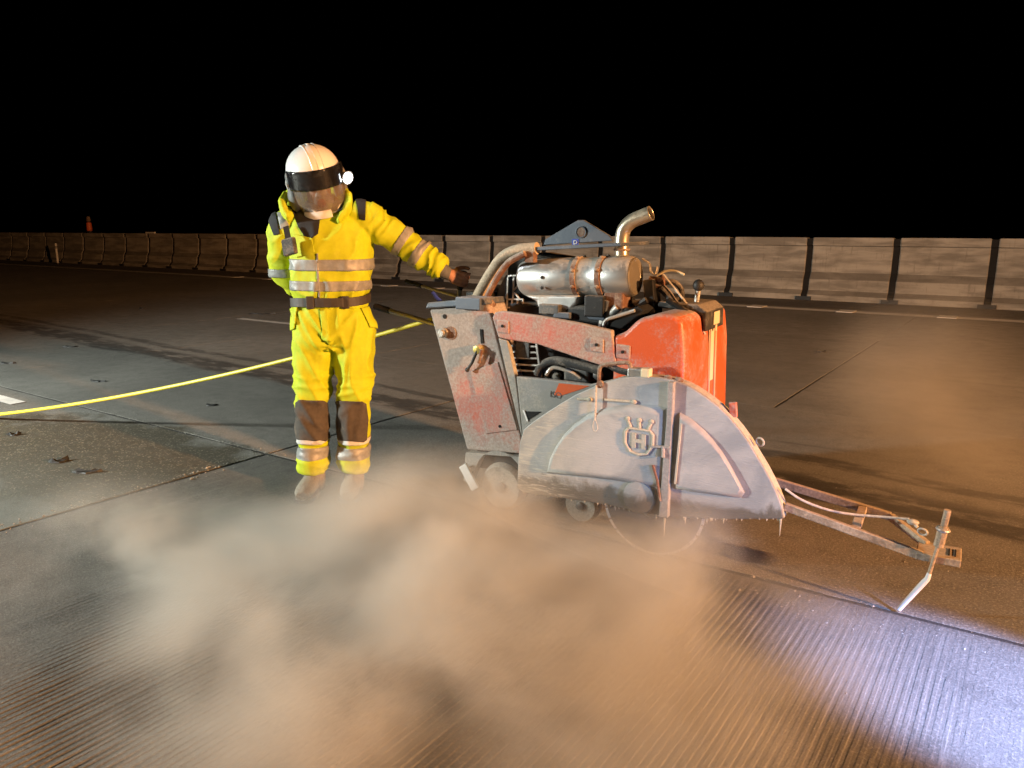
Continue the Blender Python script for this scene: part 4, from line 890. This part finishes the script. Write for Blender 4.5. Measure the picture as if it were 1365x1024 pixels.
# trousers details
for nm, mt, px, li in (('knee_patch', 'kneecloth', [(395, 537), (399, 533), (432, 534), (436, 537), (439, 560), (438, 584), (434, 588), (398, 586), (394, 582), (393, 560)], 0.004), ('knee_patch', 'kneecloth', [(446, 537), (450, 534), (483, 535), (487, 538), (490, 560), (488, 586), (484, 589), (453, 587), (449, 584), (447, 560)], 0.004),
                   ('hip_pocket', 'hiviz', [(384, 406), (398, 409), (394, 438), (383, 444)], 0.008), ('hip_pocket', 'hiviz', [(480, 412), (497, 408), (504, 438), (492, 436)], 0.008),
                   ('fly', 'hiviz', [(427, 412), (436, 412), (440, 455), (430, 452)], 0.005)):
    patch(tm_, nm, mt, pixplanes(px), li, 0.003, 0.12, trousers)
for y0, y1, mt in ((589, 596, 'mask'), (602, 618, 'tape')):
    for s_ in (-1, 1): patch(tm_, 'cuff_band', mt, [(Vector((0, 0, zz(440, y0))), Z), (Vector((0, 0, zz(440, y1))), -Z), (Vector((0.012, 0, 0)), X * (-s_))], parent=trousers)
# hood collar
for nm, pts, r_ in (('collar', [(381, 262, 0.04), (377, 270, -0.02), (379, 281, -0.09), (385, 292, -0.13)], [0.026, 0.030, 0.030, 0.020]), ('collar', [(458, 256, 0.06), (464, 266, 0.0), (464, 276, -0.05), (458, 286, -0.10), (450, 295, -0.13)], [0.030, 0.034, 0.034, 0.028, 0.018]), ('collar', [(383, 264, 0.05), (400, 262, 0.14), (430, 260, 0.16), (456, 258, 0.08)], [0.03, 0.04, 0.04, 0.03])):
    sp_ = spline([Q(*p_) for p_ in pts], 8); m = len(sp_); rr = [float(np.interp(i/(m-1), np.linspace(0, 1, len(r_)), r_)) for i in range(m)]
    me = remeshed(G().tube(sp_, [(a_*0.62, a_*1.25) for a_ in rr], 14), 0.006, 2); displace(me, lambda p: 0.006*(ridge(noise.noise(p*16)) - 0.4)); link(nm, me, 'hiviz', man, smooth=True, angle=80)
neck = G().tube([Vector((0.02, 0.02, 1.44)), Vector((0.015, 0.012, 1.50)), Vector((0.008, 0.0, 1.565))], [0.098, 0.086, 0.078], 18); me = remeshed(neck, 0.007, 2); displace(me, lambda p: 0.005*ridge(nz(p, (4, 4, 26)))); link('neck_gaiter', me, 'blackcloth', man, smooth=True, angle=80)
# glove cuff
G().tube([CUFF, WR, WR.lerp(gc, 0.22)], [0.040, 0.036, 0.033], 14).build('glove_cuff', 'glove', man, smooth=True)
# boots
for s_ in (-1, 1):
    a_ = leg_path(s_)[2]; bt = G()
    bt.rings([ellring((a_.x, a_.y, z), rx, ry, None, 16) for z, rx, ry in ((0.17, 0.058, 0.066), (0.10, 0.056, 0.064), (0.05, 0.055, 0.07), (0.018, 0.052, 0.07))])
    bt.rings([[Vector((a_.x + s_*0.012*t + math.cos(q_)*wd, a_.y + 0.055 - t*0.29, zc + math.sin(q_)*hh)) for q_ in [2*math.pi*i/14 for i in range(14)]] for t, wd, zc, hh in ((0, 0.030, 0.055, 0.032), (0.12, 0.046, 0.062, 0.042), (0.4, 0.050, 0.068, 0.048), (0.65, 0.054, 0.060, 0.040), (0.85, 0.052, 0.054, 0.034), (1.0, 0.034, 0.046, 0.024))])
    me = remeshed(bt, 0.006, 3); displace(me, lambda p: 0.003*noise.noise(p*28)); b_ = link('boot', me, 'boot', man, smooth=True, angle=80)
    so_ = [(0.0, 0.036), (0.15, 0.046), (0.4, 0.043), (0.65, 0.056), (0.85, 0.054), (0.97, 0.036), (1.01, 0.012)]
    out = [(a_.x + s_*0.012*t + w_, a_.y + 0.058 - t*0.295) for t, w_ in so_] + [(a_.x + s_*0.012*t - w_, a_.y + 0.058 - t*0.295) for t, w_ in so_[::-1]]
    n_ = len(out); G().add([(x, y, 0.003) for x, y in out] + [(x, y, 0.024) for x, y in out], [tuple(range(n_)), tuple(range(n_, 2*n_))[::-1]] + [(i, (i+1) % n_, n_+(i+1) % n_, n_+i) for i in range(n_)]).build('sole', 'rubber', b_)
    for q_ in range(3):
        z = 0.095 + 0.02*q_; G().tube([Vector((a_.x - 0.028, a_.y - 0.062, z)), Vector((a_.x, a_.y - 0.070, z - 0.004)), Vector((a_.x + 0.028, a_.y - 0.062, z))], 0.004, 6).build('lace', 'rope', b_)
# --- helmet, visor, face shield, muffs, respirator, lamp
HR = (0.132, 0.158, 0.125)
def dome(a0, a1, scale, nu=36, nv=10):
    g_ = []
    for j in range(nv + 1):
        ph = R(a0 + (a1 - a0)*j/nv); rg = []
        for i in range(nu):
            th = 2*math.pi*i/nu; x, y = math.cos(th), math.sin(th); rid = 0.004*max(0, math.cos(th*2 + math.pi) ) * (math.cos(ph) > 0.2)
            rg.append(hd_((HR[0]*scale*math.cos(ph)*x, 0.01 + HR[1]*scale*math.cos(ph)*y, 0.055 + HR[2]*scale*math.sin(ph) + rid)))
        g_.append(rg)
    return g_
hm = G().rings(dome(-8, 88, 1.0), cap=False); hm.add(dome(87.9, 88, 1.0, nv=1)[1], [tuple(range(36))])
hel = hm.build('helmet', 'helmet', man, smooth=True, angle=60); s_ = hel.modifiers.new('t', 'SOLIDIFY'); s_.thickness = 0.005; s_.offset = -1
br_ = G(); rings = []
for i in range(36):
    th = 2*math.pi*i/36; c_, q_ = math.cos(th), math.sin(th); ext = 0.006
    ri, ro_ = 1.0, 1.0
    p0 = Vector((HR[0]*c_, 0.01 + HR[1]*q_, 0.040)); p1 = Vector(((HR[0] + ext)*c_, 0.01 + (HR[1] + ext)*q_, 0.034)); rings.append([hd_(p0), hd_(p1), hd_(p1 - Vector((0, 0, 0.006))), hd_(p0 - Vector((0, 0, 0.010)))])
br_.rings(rings, closed=True).build('brim', 'helmet', hel, 0.002)
for xs in (-0.028, 0.0, 0.028):
    pth = [hd_((xs, 0.01 + HR[1]*math.cos(R(a_))*math.sqrt(1-(xs/HR[0])**2)*-1, 0.055 + HR[2]*math.sin(R(a_))*math.sqrt(1-(xs/HR[0])**2))) for a_ in range(12, 150, 10)]
    G().tube(pth, 0.0045, 6).build('helmet_ridge', 'helmet', hel, smooth=True)
G().tube([hd_((HR[0]*0.995*math.cos(R(a_)), 0.01 + HR[1]*0.995*math.sin(R(a_)), 0.062)) for a_ in range(-20, 201, 15)], 0.006, 6).build('lamp_strap', 'blackcloth', man, smooth=True)
def visor(z0, z1, rx, ry, a0, a1, thick, name, mat, bulge=0.0, parent=man, nz_=8):
    g_ = G(); n_ = 24; vs = []
    for j in range(nz_ + 1):
        f_ = j/nz_; z = z0 + (z1 - z0)*f_; b_ = 1 + bulge*math.sin(math.pi*f_) - 0.18*(1 - f_)**2*(1 if bulge else 0)
        vs.append([hd_((rx*b_*math.cos(R(a0 + (a1-a0)*i/n_)), ry*b_*math.sin(R(a0 + (a1-a0)*i/n_)), z)) for i in range(n_ + 1)])
    g_.add([p for r_ in vs for p in r_], [(j*(n_+1)+i, j*(n_+1)+i+1, (j+1)*(n_+1)+i+1, (j+1)*(n_+1)+i) for j in range(nz_) for i in range(n_)])
    o = g_.build(name, mat, parent, smooth=True, angle=80); s_ = o.modifiers.new('t', 'SOLIDIFY'); s_.thickness = thick; s_.offset = 0; return o
visor(-0.012, 0.084, 0.143, 0.172, 192, 348, 0.003, 'smoked_visor', 'goggle')
visor(-0.140, 0.050, 0.134, 0.160, 198, 342, 0.002, 'face_shield', 'shield', 0.05)
G().tube([hd_((0.130*0.87*math.cos(R(a_)), 0.158*0.87*math.sin(R(a_)), -0.140)) for a_ in range(265, 336, 10)], 0.004, 6).build('shield_edge', 'muff', man, smooth=True)
G().tube([hd_((0.130*0.86*math.cos(R(a_)), 0.158*0.90*math.sin(R(a_)), -0.138)) for a_ in range(205, 280, 8)], [(0.008, 0.022)]*10, 10).build('chin_guard', 'mask', man, smooth=True)
for s_ in (-1, 1):
    mo = hd_((s_*0.122, 0.015, -0.068)); mu = G().ell(mo, (0.032, 0.048, 0.066), hrot(), 18, 12).build('ear_muff', 'muff', man, smooth=True)
    G().torus(hd_((s_*0.104, 0.015, -0.068)), hrot() @ Vector((1, 0, 0)), 0.046, 0.013, 22, 8).build('muff_cushion', 'rubberclean', mu, smooth=True)
    G().tube([hd_((s_*0.136, 0.028, -0.03)), hd_((s_*0.142, 0.02, 0.01)), hd_((s_*0.136, 0.01, 0.05))], 0.006, 8).build('muff_arm', 'white', mu, smooth=True)
    G().ell(hd_((s_*0.137, -0.008, 0.040)), (0.010, 0.024, 0.030), hrot(), 12, 8).build('visor_pivot', 'muff', hel, smooth=True)
rs = G().ell(hd_((0, -0.082, -0.092)), (0.052, 0.040, 0.046), hrot(), 18, 12).ell(hd_((0, -0.060, -0.055)), (0.036, 0.046, 0.040), hrot(), 16, 10); me = remeshed(rs, 0.005, 3)
mk = link('respirator', me, 'mask', man, smooth=True, angle=80)
G().lathe([(0.020, 0), (0.022, 0.010), (0.012, 0.016), (0, 0.016)], hd_((-0.018, -0.116, -0.085)), hrot() @ Vector((-0.3, -1, -0.1)), 16).build('valve', 'filter', mk, smooth=True)
for s_ in (-1, 1): G().lathe([(0.030, 0), (0.034, 0.010), (0.034, 0.026), (0.026, 0.034), (0, 0.034)], hd_((s_*0.045, -0.082, -0.115)), hrot() @ Vector((s_*0.8, -0.45, -0.5)), 20).build('filter_canister', 'mask', mk, smooth=True)
lp = Q(463, 237, -0.07); lo = hd_((0.128, -0.02, 0.062)); ld = Vector((0.75, -0.62, -0.25)).normalized()
G().tube([lo, lo.lerp(lp, 0.6), lp - ld*0.022], 0.010, 8).build('lamp_bracket', 'muff', man, smooth=True)
hl_ = G().lathe([(0.0, -0.034), (0.020, -0.032), (0.030, -0.010), (0.034, 0.004), (0.030, 0.0045), (0, 0.0)], lp, ld, 22).build('headlamp', 'muff', man, smooth=True)
G().lathe([(0.026, 0.0050), (0.023, 0.0100), (0.013, 0.0140), (0, 0.0150)], lp, ld, 22).build('lamp_lens', 'led', hl_, smooth=True)
lw = PO + rt*(lp + ld*0.03).x + fh*(lp + ld*0.03).y + Vector((0, 0, (lp + ld*0.03).z))
spot('headlamp_beam', lw, toW(L(1197, 815, 0.0)), 25, (0.86, 0.94, 1.0), 55, 0.6, 0.02)

# ================================================================== LOOSE THINGS ON THE ROAD
scr = [(95, 463, 0.16, 0.05, 20), (130, 509, 0.15, 0.045, -8), (10, 485, 0.16, 0.04, 5), (20, 580, 0.09, 0.05, 30), (78, 616, 0.13, 0.055, 35), (117, 630, 0.155, 0.05, 12), (350, 419, 0.38, 0.06, 5), (190, 412, 0.12, 0.04, 0), (1095, 470, 0.14, 0.05, 10), (282, 541, 0.10, 0.03, 12)]
lab = ['ragged black rubber scrap below the long tar streak', 'thin forked black rubber scrap above the yellow hose', 'small dark scrap lying at the edge of the pavement by the tar streak', 'curled dark scrap on the damp coarse patch below the hose', 'twisted black rubber scrap beside the curved flat one', 'curved flat black rubber strip nearest the cut slab joint', 'long torn black tar flake next to the white lane dash', 'small black flake on the empty far lane', 'black rubber scrap by the joint beyond the saw hood', 'short black sliver near the hose behind the damp patch']
for i, (px, py, ln, wd, an) in enumerate(scr):
    rnd = random.Random(40 + i); c = gnd(px, py); n_ = 16; bt, tp = [], []
    for k_ in range(n_):
        t = 2*math.pi*k_/n_; r_ = 1 + rnd.uniform(-.28, .25); x = ln*0.5*math.cos(t)*r_; y = wd*0.5*math.sin(t)*r_ + 0.22*wd*math.cos(t*2)
        bt.append((x, y, 0.001)); tp.append((x*0.92, y*0.9, 0.007 + 0.012*abs(rnd.gauss(0, 1))*(1 if abs(math.cos(t)) > 0.4 else 0.3)))
    o = G().add(bt + tp + [(0, 0, 0.010)], [tuple(range(n_))[::-1]] + [(k_, (k_+1) % n_, n_+(k_+1) % n_, n_+k_) for k_ in range(n_)] + [(n_+k_, n_+(k_+1) % n_, 2*n_) for k_ in range(n_)]).build('rubber_scrap', 'rubberclean')
    o.location = (c.x, c.y, 0.002); o.rotation_euler = (0, 0, YAW + R(an)); tag(o, lab[i], 'rubber scrap', 'dark scraps on the road')
# crumbs of concrete along the spalled joints and round the pointer
ch = G(); rnd = random.Random(11)
def crumb(x, y, r_):
    ch.add([(x + r_*rnd.uniform(.6, 1.2)*math.cos(t), y + r_*rnd.uniform(.6, 1.2)*math.sin(t), 0.0008) for t in (0.3, 1.9, 3.4, 5.0)] + [(x + r_*.2, y, r_*rnd.uniform(.5, 1.1))], [(0,1,4),(1,2,4),(2,3,4),(3,0,4),(3,2,1,0)])
for i in range(420):
    v = 0.9 + 2.1*rnd.random()**0.8; q = abs(rnd.gauss(0, 0.04)) + 0.014; crumb(U0 + (q if rnd.random() < 0.3 else -q), v, (abs(rnd.gauss(0.0, 0.0032)) + 0.0012) * (2.2 if rnd.random() < 0.05 else 1))
for i in range(260): crumb(U0 - 2.0*rnd.random()**1.5 + rnd.gauss(0, .1), VJ + rnd.gauss(0.02, 0.03), abs(rnd.gauss(0, 0.003)) + 0.0012)
for i in range(160): crumb(-1.2 + 1.5*rnd.random(), 2.9 + rnd.gauss(0, 0.12), abs(rnd.gauss(0, 0.003)) + 0.0012)
for i in range(900): crumb(-6.5 + 6.5*rnd.random(), 0.9 + 4.5*rnd.random(), abs(rnd.gauss(0, 0.0016)) + 0.0008)
tag(ch.build('concrete_crumbs', 'chips'), 'pale concrete crumbs scattered along the slab joints', 'crumbs', kind='stuff')

# ================================================================== DUST IN THE AIR
def dust_cloud(name, lo, hi, blobs, dens, scale, label, col=(0.76, 0.755, 0.715), n0=0.37, n1=0.66):
    k = N(name + '_air'); k.t.nodes.remove(k.b)
    tc = k.n('TexCoord').outputs['Object']
    tot = None
    for c, rad, amp in blobs:
        s_ = k.n('VectorMath'); s_.operation = 'SUBTRACT'; k.t.links.new(tc, s_.inputs[0]); s_.inputs[1].default_value = c
        m_ = k.n('VectorMath'); m_.operation = 'MULTIPLY'; k.t.links.new(s_.outputs[0], m_.inputs[0]); m_.inputs[1].default_value = tuple(1/r_ for r_ in rad)
        l_ = k.n('VectorMath'); l_.operation = 'LENGTH'; k.t.links.new(m_.outputs[0], l_.inputs[0])
        f_ = k.ramp(l_.outputs['Value'], 0.0, 1.0, amp, 0.0); tot = f_ if tot is None else k.math('ADD', tot, f_)
    nn = k.ramp(k.noise(scale, 4, 0.55, k.coord((1, 1, 1.3)), 0.3), n0, n1)
    d = k.math('MULTIPLY', k.math('MULTIPLY', tot, nn), dens)
    v = k.n('VolumePrincipled'); v.inputs['Color'].default_value = col + (1,); v.inputs['Anisotropy'].default_value = 0.1
    k.t.links.new(d, v.inputs['Density']); k.t.links.new(v.outputs[0], k.out.inputs['Volume'])
    o = G().box(lo, hi).build(name, k.m); tag(o, label, 'dust', kind='stuff'); return o
dust_cloud('dust_cloud', (-4.3, 0.55, 0.012), (0.35, 3.6, 0.85), [
    ((-2.50, 1.75, 0.0), (0.90, 0.62, 0.38), 1.0), ((-1.92, 2.15, 0.12), (0.78, 0.70, 0.52), 1.0), ((-1.5, 1.90, 0.10), (1.0, 0.85, 0.48), 1.0),
    ((-1.6, 1.35, 0.02), (1.05, 0.65, 0.45), 0.9), ((-3.15, 1.55, 0.05), (0.50, 0.5, 0.40), 0.45), ((-0.85, 2.2, 0.08), (0.85, 0.75, 0.45), 0.40),
    ((-0.8, 1.7, 0.02), (0.7, 0.6, 0.35), 0.22), ((-1.95, 2.7, 0.05), (0.65, 0.45, 0.32), 0.45), ((-1.1, 2.75, 0.08), (0.6, 0.4, 0.35), 0.6)],
    10.0, 1.7, 'pale brown concrete dust billowing low over the road round the saw blade')
dust_cloud('dust_plume', (-1.5, 3.2, 0.012), (0.6, 7.8, 1.25), [
    ((-0.50, 5.4, 0.45), (0.80, 1.5, 0.70), 1.0), ((-0.25, 4.3, 0.25), (0.8, 1.0, 0.55), 0.6), ((-0.8, 6.4, 0.45), (0.8, 1.3, 0.6), 0.6)],
    0.62, 1.3, 'thin brown dust plume drifting over the road beyond the guide arm', n0=0.30, n1=0.7)
